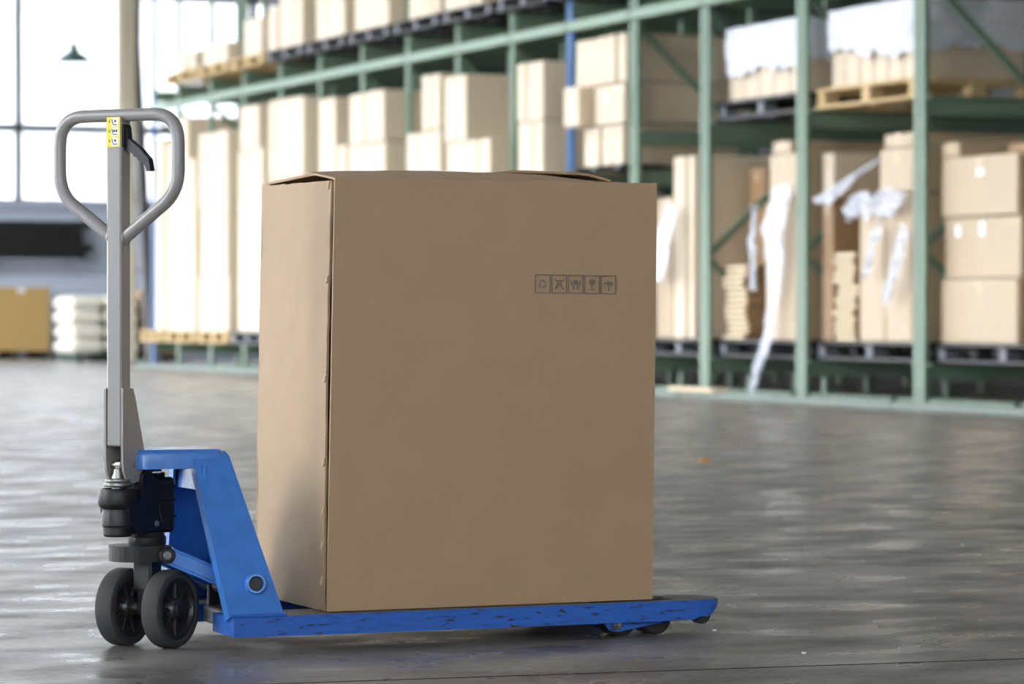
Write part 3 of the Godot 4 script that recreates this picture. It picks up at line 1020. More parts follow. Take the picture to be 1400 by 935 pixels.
	for k in 4:
		st2 = new_st()
		bx(st2, Vector3(0.28 * (1 if k & 1 else -1), 0.03, 0.28 * (1 if k & 2 else -1)), Vector3(0.12, 0.06, 0.12), 0.004)
		obj("foot", st2, "black_plastic", pb)

func sack_mesh(w: float, h: float, d: float) -> ArrayMesh:
	var st := new_st()
	st.set_smooth_group(1)
	var n := 14
	for s in [1.0, -1.0]:
		var g := []
		for i in n + 1:
			var rowv := []
			for j in n + 1:
				var u := i * 2.0 / n - 1.0
				var v := j * 2.0 / n - 1.0
				var e: float = pow(max(0.0, (1 - pow(abs(u), 5.0)) * (1 - pow(abs(v), 5.0))), 0.4)
				rowv.append(Vector3(u * w / 2, h / 2 + s * e * h / 2, v * d / 2))
			g.append(rowv)
		for i in n:
			for j in n:
				quad(st, g[i][j], g[i + 1][j], g[i + 1][j + 1], g[i][j + 1], Vector3(0, h / 2 - s * 9.0, 0))
	return fin(st)

# ==================================================================== the big carton
const JACK := Vector3(2.178, 0, -7.236)

func build_big_box() -> void:
	var t := thing("cardboard_box", "huge brown cardboard box standing on the blue pallet jack", "box", JACK + Vector3(0.78, 0.0855, -0.04))
	var o := Vector3(0.78, 0.0855, -0.04)
	var H := 0.997
	var nz := FastNoiseLite.new()
	nz.seed = 12
	nz.frequency = 3.0
	# corners in the jack's axes: left and right edges lean a little
	var fx := func(u: float, v: float) -> float: return lerpf(lerpf(0.364, 0.384, v), lerpf(1.192, 1.204, v), u)
	var g := []
	var st := new_st()
	# front panel, slightly bowed
	for i in 29:
		var r := []
		for j in 25:
			var u := i / 28.0
			var v := j / 24.0
			var bow := 0.006 * sin(PI * u) * sin(PI * v) + nz.get_noise_2d(u * 1.5, v * 1.5) * 0.0022 * sin(PI * v)
			var dip := 0.0025 * nz.get_noise_1d(u * 2.4) * v
			r.append(Vector3(fx.call(u, v), v * (H + dip) + 0.0855, 0.215 + bow) - o)
		g.append(r)
	sheet(st, g, 0.006)
	obj("front_panel", st, "kraft", t)
	# folded return of the front panel at its left edge
	g = []
	st = new_st()
	for i in 3:
		var r := []
		for j in 25:
			var v := j / 24.0
			r.append(Vector3(fx.call(0.0, v) + 0.0005 - 0.002 * sin(i * PI / 2.0) * abs(nz.get_noise_1d(v * 3.0)), v * (H - 0.004) + 0.0855, 0.2135 - (2 - i) * (0.0036 + 0.001 * nz.get_noise_1d(v * 5.0))) - o)
		g.append(r)
	sheet(st, g, 0.004)
	obj("corner_fold", st, "kraft", t)
	# left panel with its free, wavy near edge
	g = []
	st = new_st()
	for i in 17:
		var r := []
		for j in 49:
			var u := i / 16.0
			var v := j / 48.0
			var edge := 0.1885 + 0.004 * nz.get_noise_1d(v * 4.0 + 3.0) + 0.006 * exp(-pow((v - 0.99) / 0.05, 2.0)) + 0.003 * cos(v * TAU)
			var z := lerpf(-0.305, edge, u)
			var x: float = fx.call(0.0, v) - 0.0045 * sin(PI * u) * sin(PI * v) + 0.003 * nz.get_noise_2d(v * 2.5 + 8.0, u * 1.2) - 0.002 * u * u
			var topy := 0.0 if v < 0.999 else (-0.006 * u + 0.004 * nz.get_noise_1d(u * 5.0))
			r.append(Vector3(x, v * H + 0.0855 + topy, z) - o)
		g.append(r)
	sheet(st, g, 0.006)
	obj("side_panel", st, "kraft", t)
	# right and rear panels, bottom
	st = new_st()
	g = []
	for i in 3:
		var r := []
		for j in 5:
			var v := j / 4.0
			r.append(Vector3(fx.call(1.0, v), v * H + 0.0855, lerpf(0.2145, -0.305, i / 2.0)) - o)
		g.append(r)
	sheet(st, g, 0.006)
	obj("side_panel", st, "kraft", t)
	st = new_st()
	g = []
	for i in 3:
		var r := []
		for j in 5:
			var v := j / 4.0
			r.append(Vector3(fx.call(1.0 - i / 2.0, v), v * H + 0.0855, -0.305) - o)
		g.append(r)
	sheet(st, g, 0.006)
	obj("rear_panel", st, "kraft", t)
	st = new_st()
	bx(st, Vector3(0.779, 0.0885, -0.045) - o, Vector3(0.82, 0.006, 0.51))
	obj("bottom_panel", st, "kraft", t)
	# top flaps: front and rear meet in a low ridge, the end flaps lie beneath
	st = new_st()
	g = []
	for i in 29:
		var r := []
		for j in 7:
			var u := i / 28.0
			var v := j / 6.0
			var x: float = fx.call(u, 1.0) + (0.012 * v if u < 0.02 else 0.0) - (0.02 * v if u > 0.98 else 0.0)
			var ridge := 0.024 * pow(v, 0.8) * (0.75 + 0.35 * sin(PI * pow(u, 0.8))) * smoothstep(1.0, 0.72, u) + 0.004 * v
			r.append(Vector3(x, 0.0855 + H - 0.001 + ridge + 0.0015 * nz.get_noise_2d(u * 4.0, v), lerpf(0.214, 0.0 + 0.006 * nz.get_noise_1d(u * 9.0), v)) - o)
		g.append(r)
	sheet(st, g, 0.005)
	obj("top_flap", st, "kraft", t)
	st = new_st()
	g = []
	for i in 29:
		var r := []
		for j in 7:
			var u := i / 28.0
			var v := j / 6.0
			var x: float = fx.call(u, 1.0) - (0.05 * v if u > 0.98 else 0.0) + (0.03 * v if u < 0.02 else 0.0)
			var ridge := 0.020 * v * (0.8 + 0.3 * sin(PI * pow(u, 0.8))) * smoothstep(1.12, 0.86, u) + 0.009 * v * smoothstep(0.56, 0.66, u) * smoothstep(0.98, 0.86, u)
			r.append(Vector3(x, 0.0855 + H - 0.001 + ridge, lerpf(-0.304, 0.012 + 0.008 * nz.get_noise_1d(u * 7.0 + 5.0), v)) - o)
		g.append(r)
	sheet(st, g, 0.006)
	obj("top_flap", st, "kraft", t)
	for e in 2:
		st = new_st()
		g = []
		for i in 9:
			var r := []
			for j in 5:
				var u := i / 8.0
				var v := j / 4.0
				var x := (0.389 + v * 0.2) if e == 0 else (1.2 - v * 0.2)
				r.append(Vector3(x, 0.0855 + H - 0.008 - 0.03 * v + 0.004 * nz.get_noise_2d(u * 3.0, v), lerpf(-0.29, 0.2, u)) - o)
			g.append(r)
		sheet(st, g, 0.005)
		obj("end_flap", st, "kraft", t)
	# torn bits and staples along the open corner
	for y in [1.062, 0.845, 0.617, 0.423, 0.31, 0.232, 0.15]:
		var v: float = (y - 0.0855) / H
		st = new_st()
		for k in 2:
			bx(st, Vector3(fx.call(0.0, v) - 0.004, y + k * 0.009, 0.181 + k * 0.004) - o, Vector3(0.004, 0.012, 0.006), 0.001, Basis(Vector3(1, 0, 0), 0.6))
		obj("staple_tear", st, "kraft_edge", t)
	symbols(t, o)

# the five handling marks printed on the front: frames and pictograms in grey ink
func symbols(t: Node3D, o: Vector3) -> void:
	var z := 0.2215
	var s := 0.0375
	for k in 5:
		var c := Vector3(0.9015 + k * 0.0427, 0.8405 - k * 0.0004, z + 0.0008)
		var st := new_st()
		var at := Transform3D(Basis(), c - o)
		var hh := s * 0.57
		var hw := s * 0.5
		var ln := 0.0022
		for e in [[0, hh], [0, -hh]]:
			bx(st, at * Vector3(e[0], e[1], 0), Vector3(s, ln, 0.0006))
		for e in [-hw, hw]:
			bx(st, at * Vector3(e, 0, 0), Vector3(ln, hh * 2, 0.0006))
		var flat := func(pts: Array) -> void:
			var p := PackedVector2Array()
			for q in pts:
				p.append(q * 0.001)
			prism(st, p, -0.0003, 0.0003, at)
		if k == 0:
			for a in 3:
				var r := Transform2D(a * TAU / 3.0, Vector2(0, -1.0))
				flat.call([r * Vector2(-5, 5.5), r * Vector2(-2.5, 10.5), r * Vector2(3, 10.5), r * Vector2(6, 6), r * Vector2(2.5, 5.2), r * Vector2(0.5, 7.5)])
				flat.call([r * Vector2(7, 8.0), r * Vector2(8.2, 2.0), r * Vector2(2.5, 3.6)])
		elif k == 1:
			for a in [[-13, -13, 13, 13], [-13, 13, 13, -13]]:
				var d := Vector2(a[2] - a[0], a[3] - a[1]).normalized().orthogonal() * 0.9
				flat.call([Vector2(a[0], a[1]) + d, Vector2(a[2], a[3]) + d, Vector2(a[2], a[3]) - d, Vector2(a[0], a[1]) - d])
			flat.call([Vector2(-7, 9), Vector2(7, 9), Vector2(6, 6.5), Vector2(-6, 6.5)])
			flat.call([Vector2(-8, -3), Vector2(-4, 4), Vector2(-2.5, 3.4), Vector2(-6, -4)])
			flat.call([Vector2(8, -3), Vector2(6, -4), Vector2(2.5, 3.4), Vector2(4, 4)])
			flat.call([Vector2(-10, -8), Vector2(-6, -9.5), Vector2(-5, -12), Vector2(-11, -12)])
		elif k == 2:
			for m in [-1, 1]:
				flat.call([Vector2(m * 13, 10), Vector2(m * 13, 2), Vector2(m * 8, -4), Vector2(m * 8, -13), Vector2(m * 3.4, -13), Vector2(m * 3.4, -4), Vector2(m * 9.5, 3), Vector2(m * 11, 10)])
			flat.call([Vector2(-6, 8), Vector2(0, 12), Vector2(6, 8), Vector2(6, 1), Vector2(0, -2.5), Vector2(-6, 1)])
		elif k == 3:
			flat.call([Vector2(-6.5, 12), Vector2(6.5, 12), Vector2(6.5, 4), Vector2(4, -0.5), Vector2(1.2, -2), Vector2(1.2, -11), Vector2(7, -12), Vector2(7, -13.5), Vector2(-7, -13.5), Vector2(-7, -12), Vector2(-1.2, -11), Vector2(-1.2, -2), Vector2(-4, -0.5), Vector2(-6.5, 4)])
		else:
			flat.call([Vector2(-13, 0.5), Vector2(-11.5, 4.5), Vector2(-6, 7.5), Vector2(0, 8.6), Vector2(6, 7.5), Vector2(11.5, 4.5), Vector2(13, 0.5), Vector2(9, 1.6), Vector2(4.5, 0.4), Vector2(0, 1.6), Vector2(-4.5, 0.4), Vector2(-9, 1.6)])
			flat.call([Vector2(-0.9, 2), Vector2(0.9, 2), Vector2(0.9, -12), Vector2(2.6, -13.4), Vector2(4.2, -12), Vector2(5, -12.6), Vector2(2.6, -15), Vector2(-0.9, -12.6)])
		var m := obj("handling_mark", st, "print_ink", t)
		m.set_meta("label", ["printed recycling mark", "printed crossed-out hook mark", "printed hands holding mark", "printed wine glass mark", "printed umbrella mark"][k])

# ==================================================================== the pallet jack
func build_pallet_jack() -> void:
	var t := thing("pallet_jack", "blue hand pallet jack with grey loop handle, carrying the huge cardboard box", "pallet jack", JACK)
	var s := deg_to_rad(39.0)
	var lat := Vector3(sin(s), 0, cos(s))
	var nrm := Vector3(-cos(s), 0, sin(s))
	var T := Transform3D(Basis(lat, Vector3.UP, nrm), Vector3.ZERO)
	jack_handle(t, T)
	jack_pump(t, T)
	jack_wheels(t, T)
	jack_frame(t)
	for side in [1.0, -1.0]:
		jack_fork(t, side)

func jack_handle(t: Node3D, T: Transform3D) -> void:
	var lx := 0.0
	var zc := 0.114
	var st := new_st()
	bx(st, Vector3(lx, (0.468 + 1.219) / 2, zc), Vector3(0.040, 1.219 - 0.468, 0.040), 0.0035)
	var h := obj("handle", st, "grey_paint", t, T)
	# loop
	var w := 0.163
	var pts := [Vector3(lx + 0.012, 0.94, zc), Vector3(lx + w, 1.045, zc), Vector3(lx + w, 1.222, zc), Vector3(lx - w, 1.222, zc), Vector3(lx - w, 1.045, zc), Vector3(lx - 0.012, 0.94, zc)]
	st = new_st()
	tube(st, rounded(pts, [0, 0.05, 0.068, 0.068, 0.05, 0], 10), 0.0148, 24)
	obj("grip_loop", st, "grey_paint", h)
	# weld collar where the arms meet the tube
	st = new_st()
	for m in [-1.0, 1.0]:
		var a := Vector3(lx + m * 0.019, 0.944, zc)
		lathe(st, [Vector2(0.0, -0.004), Vector2(0.0175, -0.004), Vector2(0.019, 0.001), Vector2(0.0165, 0.005), Vector2(0, 0.006)], 20, Transform3D(Basis(Vector3(0, 1, 0), Vector3(m, 0.75, 0).normalized(), Vector3(0, 0, 1)).orthonormalized(), a))
		bx(st, Vector3(lx + m * 0.021, 0.918, zc), Vector3(0.004, 0.012, 0.012), 0.0015)
	obj("weld", st, "grey_paint", h)
	# control lever on the right face
	st = new_st()
	bx(st, Vector3(lx + 0.021, 1.175, zc), Vector3(0.006, 0.052, 0.03), 0.002)
	obj("lever_slot", st, "black_cast", h)
	st = new_st()
	var prof := PackedVector2Array([Vector2(0.0180, 1.192), Vector2(0.0276, 1.196), Vector2(0.0312, 1.168), Vector2(0.0612, 1.146), Vector2(0.0864, 1.121), Vector2(0.0918, 1.094), Vector2(0.0828, 1.093), Vector2(0.0780, 1.107), Vector2(0.0684, 1.115), Vector2(0.0600, 1.118), Vector2(0.0552, 1.125), Vector2(0.0468, 1.127), Vector2(0.0432, 1.134), Vector2(0.0336, 1.138), Vector2(0.0180, 1.142)])
	prism(st, prof, -0.009, 0.009, Transform3D(Basis(), Vector3(lx, 0, zc - 0.002)))
	prism(st, prof, -0.0065, 0.0115, Transform3D(Basis.from_scale(Vector3(0.985, 1, 0.6)), Vector3(lx, 0, zc)))
	obj("lever", st, "lever_plastic", h)
	# sticker with three pictograms
	sticker(h, lx, zc + 0.020)
	# yoke plates at the foot
	var plate := PackedVector2Array([Vector2(0.1350, 0.592), Vector2(0.1340, 0.60), Vector2(0.0940, 0.60), Vector2(0.0830, 0.57), Vector2(0.0420, 0.43), Vector2(0.0420, 0.407), Vector2(0.0620, 0.388), Vector2(0.0940, 0.382), Vector2(0.1180, 0.389), Vector2(0.1310, 0.41), Vector2(0.1350, 0.44)])
	for m in [-1.0, 1.0]:
		st = new_st()
		# plate outline in (z, y), extruded along x
		prism(st, plate, -0.0028, 0.0028, Transform3D(Basis(Vector3(0, 0, 1), Vector3(0, 1, 0), Vector3(1, 0, 0)), Vector3(lx + m * 0.0235, 0, 0)))
		obj("yoke_plate", st, "grey_paint", h)
	st = new_st()
	bx(st, Vector3(lx, 0.442, 0.063), Vector3(0.038, 0.12, 0.006))
	obj("yoke_back", st, "black_cast", h)
	st = new_st()
	cyl(st, Vector3(lx - 0.0195, 0.425, 0.113), Vector3(lx + 0.0195, 0.425, 0.113), 0.0085, 20, 0.001)
	cyl(st, Vector3(lx - 0.006, 0.425, 0.113), Vector3(lx + 0.012, 0.425, 0.113), 0.0125, 24, 0.003)
	obj("roller", st, "chrome", h)
	st = new_st()
	cyl(st, Vector3(lx + 0.026, 0.425, 0.093), Vector3(lx + 0.0285, 0.425, 0.093), 0.006, 14, 0.001)
	obj("pin", st, "zinc", h)

func sticker(h: Node3D, lx: float, z: float) -> void:
	var st := new_st()
	bx(st, Vector3(lx, 1.183, z + 0.0002), Vector3(0.0365, 0.068, 0.0006))
	var mesh := fin(st)
	st = new_st()
	for k in 3:
		bx(st, Vector3(lx + 0.0045, 1.2055 - k * 0.0222, z + 0.0006), Vector3(0.0185, 0.0195, 0.0006))
	st.generate_normals()
	mesh = st.commit(mesh)
	st = new_st()
	for k in 3:
		var c := Vector3(lx + 0.0045, 1.2055 - k * 0.0222, z + 0.001)
		bx(st, c + Vector3(-0.0068, 0.0015, 0), Vector3(0.0022, 0.0115, 0.0005), 0.0, Basis(Vector3(0, 0, 1), 0.25))
		bx(st, c + Vector3(0.0005, -0.0058, 0), Vector3(0.0115, 0.002, 0.0005))
		for d in ([0.001] if k != 1 else [-0.0022, 0.0042]):
			bx(st, c + Vector3(d, 0.0022, 0), Vector3(0.0046, 0.0052, 0.0005))
		bx(st, Vector3(lx - 0.0105, c.y, c.z - 0.0003), Vector3(0.0035, 0.0016, 0.0005), 0.0, Basis(Vector3(0, 0, 1), 0.6 - k * 0.5))
		bx(st, Vector3(lx - 0.0105, c.y + 0.003, c.z - 0.0003), Vector3(0.0016, 0.004, 0.0005), 0.0, Basis(Vector3(0, 0, 1), 0.3))
	st.generate_normals()
	mesh = st.commit(mesh)
	for k in 3:
		mesh.surface_set_material(k, M[["sticker_yellow", "sticker_white", "sticker_ink"][k]])
	var o := put_mesh("sticker", mesh, null, h)
	o.set_meta("label", "yellow sticker with three white pictograms")

func jack_pump(t: Node3D, T: Transform3D) -> void:
	var lx := 0.0
	var s2 := deg_to_rad(18.0)
	var T2 := T.inverse() * Transform3D(Basis(Vector3(sin(s2), 0, cos(s2)), Vector3.UP, Vector3(-cos(s2), 0, sin(s2))), Vector3.ZERO)
	# main casting
	var st := new_st()
	bx(st, Vector3(0.0, 0.328, -0.002), Vector3(0.07, 0.128, 0.112), 0.008, T2.basis)
	bx(st, Vector3(0.004, 0.318, 0.065), Vector3(0.055, 0.10, 0.09), 0.012)
	bx(st, Vector3(0.0, 0.393, 0.0), Vector3(0.05, 0.02, 0.07), 0.006, T2.basis)
	# cylinder and collar in front
	lathe(st, [Vector2(0.0, 0.262), Vector2(0.03, 0.262), Vector2(0.034, 0.267), Vector2(0.0345, 0.284), Vector2(0.038, 0.288), Vector2(0.0385, 0.312), Vector2(0.036, 0.318), Vector2(0.036, 0.325), Vector2(0.043, 0.331), Vector2(0.0455, 0.338), Vector2(0.0455, 0.362), Vector2(0.042, 0.370), Vector2(0.036, 0.372), Vector2(0.033, 0.366), Vector2(0.033, 0.35), Vector2(0.0, 0.35)], 36, Transform3D(Basis(), Vector3(lx, 0, 0.118)))
	# side cheek that rises to the yoke pivot
	var cheek := PackedVector2Array([Vector2(0.1330, 0.335), Vector2(0.0880, 0.345), Vector2(0.0760, 0.375), Vector2(0.0720, 0.402), Vector2(0.0580, 0.412), Vector2(0.0380, 0.408), Vector2(0.0280, 0.392), Vector2(-0.0020, 0.385), Vector2(-0.0020, 0.27), Vector2(0.0980, 0.268), Vector2(0.1280, 0.30)])
	for m in [-1.0, 1.0]:
		prism(st, cheek, -0.005, 0.005, Transform3D(Basis(Vector3(0, 0, 1), Vector3(0, 1, 0), Vector3(1, 0, 0)), Vector3(lx + m * 0.034, 0, 0)))
	var p := obj("pump", st, "black_cast", t, T)
	# ribs, and a flat dark patch coloured as the shade of a hollow
	st = new_st()
	for y in [0.373, 0.34, 0.303]:
		bx(st, Vector3(0.0365, y, -0.028), Vector3(0.006, 0.0045, 0.055), 0.0015)
	bx(st, Vector3(0.037, 0.33, -0.006), Vector3(0.006, 0.085, 0.005), 0.0015, Basis(Vector3(1, 0, 0), 0.25))
	bx(st, Vector3(0.037, 0.30, 0.028), Vector3(0.008, 0.03, 0.02), 0.004)
	bx(st, Vector3(0.038, 0.315, 0.012), Vector3(0.01, 0.04, 0.012), 0.003, Basis(Vector3(1, 0, 0), -0.5))
	cyl(st, Vector3(0.033, 0.28, 0.045), Vector3(0.043, 0.28, 0.045), 0.009, 18, 0.002)
	cyl(st, Vector3(0.033, 0.305, 0.05), Vector3(0.041, 0.305, 0.05), 0.006, 18, 0.002)
	obj("rib", st, "black_cast", p, T2)
	st = new_st()
	prism(st, PackedVector2Array([Vector2(0.03, 0.362), Vector2(0.012, 0.362), Vector2(0.004, 0.345), Vector2(0.006, 0.325), Vector2(0.03, 0.318), Vector2(0.036, 0.34)]), -0.0006, 0.0006, Transform3D(Basis(Vector3(0, 0, 1), Vector3(0, 1, 0), Vector3(1, 0, 0)), Vector3(0.0355, 0, 0)))
	obj("recess_shade", st, "shade_black", p, T2)  # flat patch, its near-black colour standing in for shade
	st = new_st()
	cyl(st, Vector3(0.033, 0.287, 0.004), Vector3(0.046, 0.287, 0.004), 0.0075, 6)
	cyl(st, Vector3(0.04, 0.287, 0.004), Vector3(0.05, 0.287, 0.004), 0.004, 14)
	obj("bolt", st, "zinc", p, T2)
	st = new_st()
	cyl(st, Vector3(0.02, 0.396, 0.052), Vector3(0.035, 0.396, 0.052), 0.0105, 20, 0.002)
	obj("pivot_bolt", st, "brass_bolt", p)
	st = new_st()
	lathe(st, [Vector2(0.009, -0.004), Vector2(0.0155, -0.004), Vector2(0.017, 0.0), Vector2(0.0155, 0.004), Vector2(0.009, 0.004), Vector2(0.009, -0.004)], 24, Transform3D(Basis(Vector3(0, 1, 0), Vector3(1, 0, 0), Vector3(0, 0, -1)), Vector3(0.0305, 0.396, 0.052)))
	obj("pivot_collar", st, "black_cast", p)
	# plunger with zinc spring cap
	st = new_st()
	lathe(st, [Vector2(0, 0.34), Vector2(0.014, 0.34), Vector2(0.014, 0.376), Vector2(0.031, 0.376), Vector2(0.033, 0.379), Vector2(0.033, 0.385), Vector2(0.026, 0.387), Vector2(0.029, 0.389), Vector2(0.029, 0.393), Vector2(0.014, 0.395), Vector2(0.0115, 0.405), Vector2(0.009, 0.416), Vector2(0, 0.418)], 30, Transform3D(Basis(), Vector3(lx, 0, 0.118)))
	obj("plunger", st, "zinc", p)
	# head on top that carries the frame
	st = new_st()
	lathe(st, [Vector2(0, 0.39), Vector2(0.03, 0.39), Vector2(0.03, 0.402), Vector2(0.022, 0.404), Vector2(0.022, 0.416), Vector2(0, 0.416)], 24, Transform3D(Basis(), Vector3(0.0, 0, -0.02)))
	obj("ram_head", st, "black_steel", p)
	st = new_st()
	cyl(st, Vector3(0.02, 0.405, 0.03), Vector3(0.045, 0.405, 0.01), 0.006, 12)
	obj("valve_pin", st, "chrome", p)
	# bearing ring and turntable
	st = new_st()
	lathe(st, [Vector2(0, 0.236), Vector2(0.042, 0.236), Vector2(0.044, 0.24), Vector2(0.044, 0.254), Vector2(0.04, 0.258), Vector2(0.038, 0.266), Vector2(0, 0.266)], 36)
	obj("bearing", st, "black_steel", t, T)
	st = new_st()
	var outl := PackedVector2Array()
	for k in 15:
		var a := PI * k / 14.0
		outl.append(Vector2(cos(a) * 0.062, 0.018 + sin(a) * 0.052))
	outl.append_array(PackedVector2Array([Vector2(-0.062, -0.06), Vector2(0.062, -0.06)]))
	prism(st, outl, 0.2, 0.236, Transform3D(Basis(Vector3(0, 0, 1), Vector3(-1, 0, 0), Vector3(0, 1, 0)), Vector3(-0.02, 0, 0.0)))
	var tt := obj("turntable", st, "black_steel", t)
	st = new_st()
	bx(st, Vector3(-0.068, 0.219, 0.0), Vector3(0.006, 0.032, 0.05), 0.003)
	obj("end_plate", st, "zinc", tt)
	st = new_st()
	cyl(st, Vector3(-0.046, 0.216, 0.045), Vector3(-0.049, 0.216, 0.0512), 0.004, 10)
	obj("rivet", st, "brass_bolt", tt)

func jack_wheels(t: Node3D, T: Transform3D) -> void:
	# stem down to the axle
	var st := new_st()
	bx(st, Vector3(0, 0.165, 0), Vector3(0.052, 0.075, 0.05), 0.006)
	bx(st, Vector3(0, 0.11, 0), Vector3(0.034, 0.075, 0.045), 0.006)
	obj("wheel_stem", st, "black_steel", t, T)
	st = new_st()
	cyl(st, Vector3(-0.085, 0.09, 0), Vector3(0.085, 0.09, 0), 0.010, 20)
	obj("axle", st, "zinc", t, T)
	# wheel built once, axis along y
	var tyre := new_st()
	lathe(tyre, [Vector2(0.071, 0.022), Vector2(0.074, 0.0235), Vector2(0.083, 0.0235), Vector2(0.0875, 0.0215), Vector2(0.09, 0.016), Vector2(0.09, -0.016), Vector2(0.0875, -0.0215), Vector2(0.083, -0.0235), Vector2(0.074, -0.0235), Vector2(0.071, -0.022), Vector2(0.069, -0.015), Vector2(0.069, 0.015), Vector2(0.071, 0.022)].map(func(v): return v), 64, Transform3D(Basis.from_scale(Vector3(1, -1, 1)), Vector3.ZERO), 40.0)
	var tyre_m := fin(tyre)
	var hub := new_st()
	lathe(hub, [Vector2(0.0, -0.008), Vector2(0.066, -0.008), Vector2(0.066, -0.02), Vector2(0.0705, -0.021), Vector2(0.0705, 0.021), Vector2(0.068, 0.0225), Vector2(0.064, 0.021), Vector2(0.060, 0.012), Vector2(0.028, 0.006), Vector2(0.024, 0.018), Vector2(0.021, 0.022), Vector2(0.016, 0.022), Vector2(0.0, 0.022)], 56, Transform3D(), 30.0)
	for k in 8:
		var a := TAU * k / 8.0
		var b := Basis(Vector3.UP, a)
		bx(hub, b * Vector3(0.0425, 0.011, 0), Vector3(0.040, 0.010, 0.007), 0.002, b)
	var hub_m := fin(hub)
	var cap := new_st()
	lathe(cap, [Vector2(0.019, 0.02), Vector2(0.019, 0.026), Vector2(0.016, 0.0285), Vector2(0, 0.029)], 28)
	var cap_m := fin(cap)
	for m in [1.0, -1.0]:
		var w := Node3D.new()
		w.name = "steer_wheel"
		t.add_child(w, true)
		w.transform = T * Transform3D(Basis(Vector3(0, 1, 0), Vector3(1, 0, 0), Vector3(0, 0, -1)), Vector3(m * 0.064, 0.09, 0))
		if m < 0:
			# the inner side of the far wheel looks alike
			w.transform = T * Transform3D(Basis(Vector3(0, 1, 0), Vector3(1, 0, 0), Vector3(0, 0, -1)) * Basis(Vector3.UP, 0.3), Vector3(m * 0.064, 0.09, 0))
		put_mesh("tyre", tyre_m, "tyre_rubber", w)
		put_mesh("hub", hub_m, "wheel_hub", w)
		put_mesh("hub_cap", cap_m, "wheel_hub", w)

# a flat plate between four corners with thickness th towards -n
func plate4(st: SurfaceTool, a: Vector3, b: Vector3, c: Vector3, d: Vector3, th: float) -> void:
	st.set_smooth_group(-1)
	var n := (b - a).cross(d - a).normalized() * th
	var mid := (a + b + c + d) / 4.0 - n * 0.5
	quad(st, a, b, c, d, mid)
	quad(st, a - n, b - n, c - n, d - n, mid)
	for e in [[a, b], [b, c], [c, d], [d, a]]:
		quad(st, e[0], e[1], e[1] - n, e[0] - n, mid)

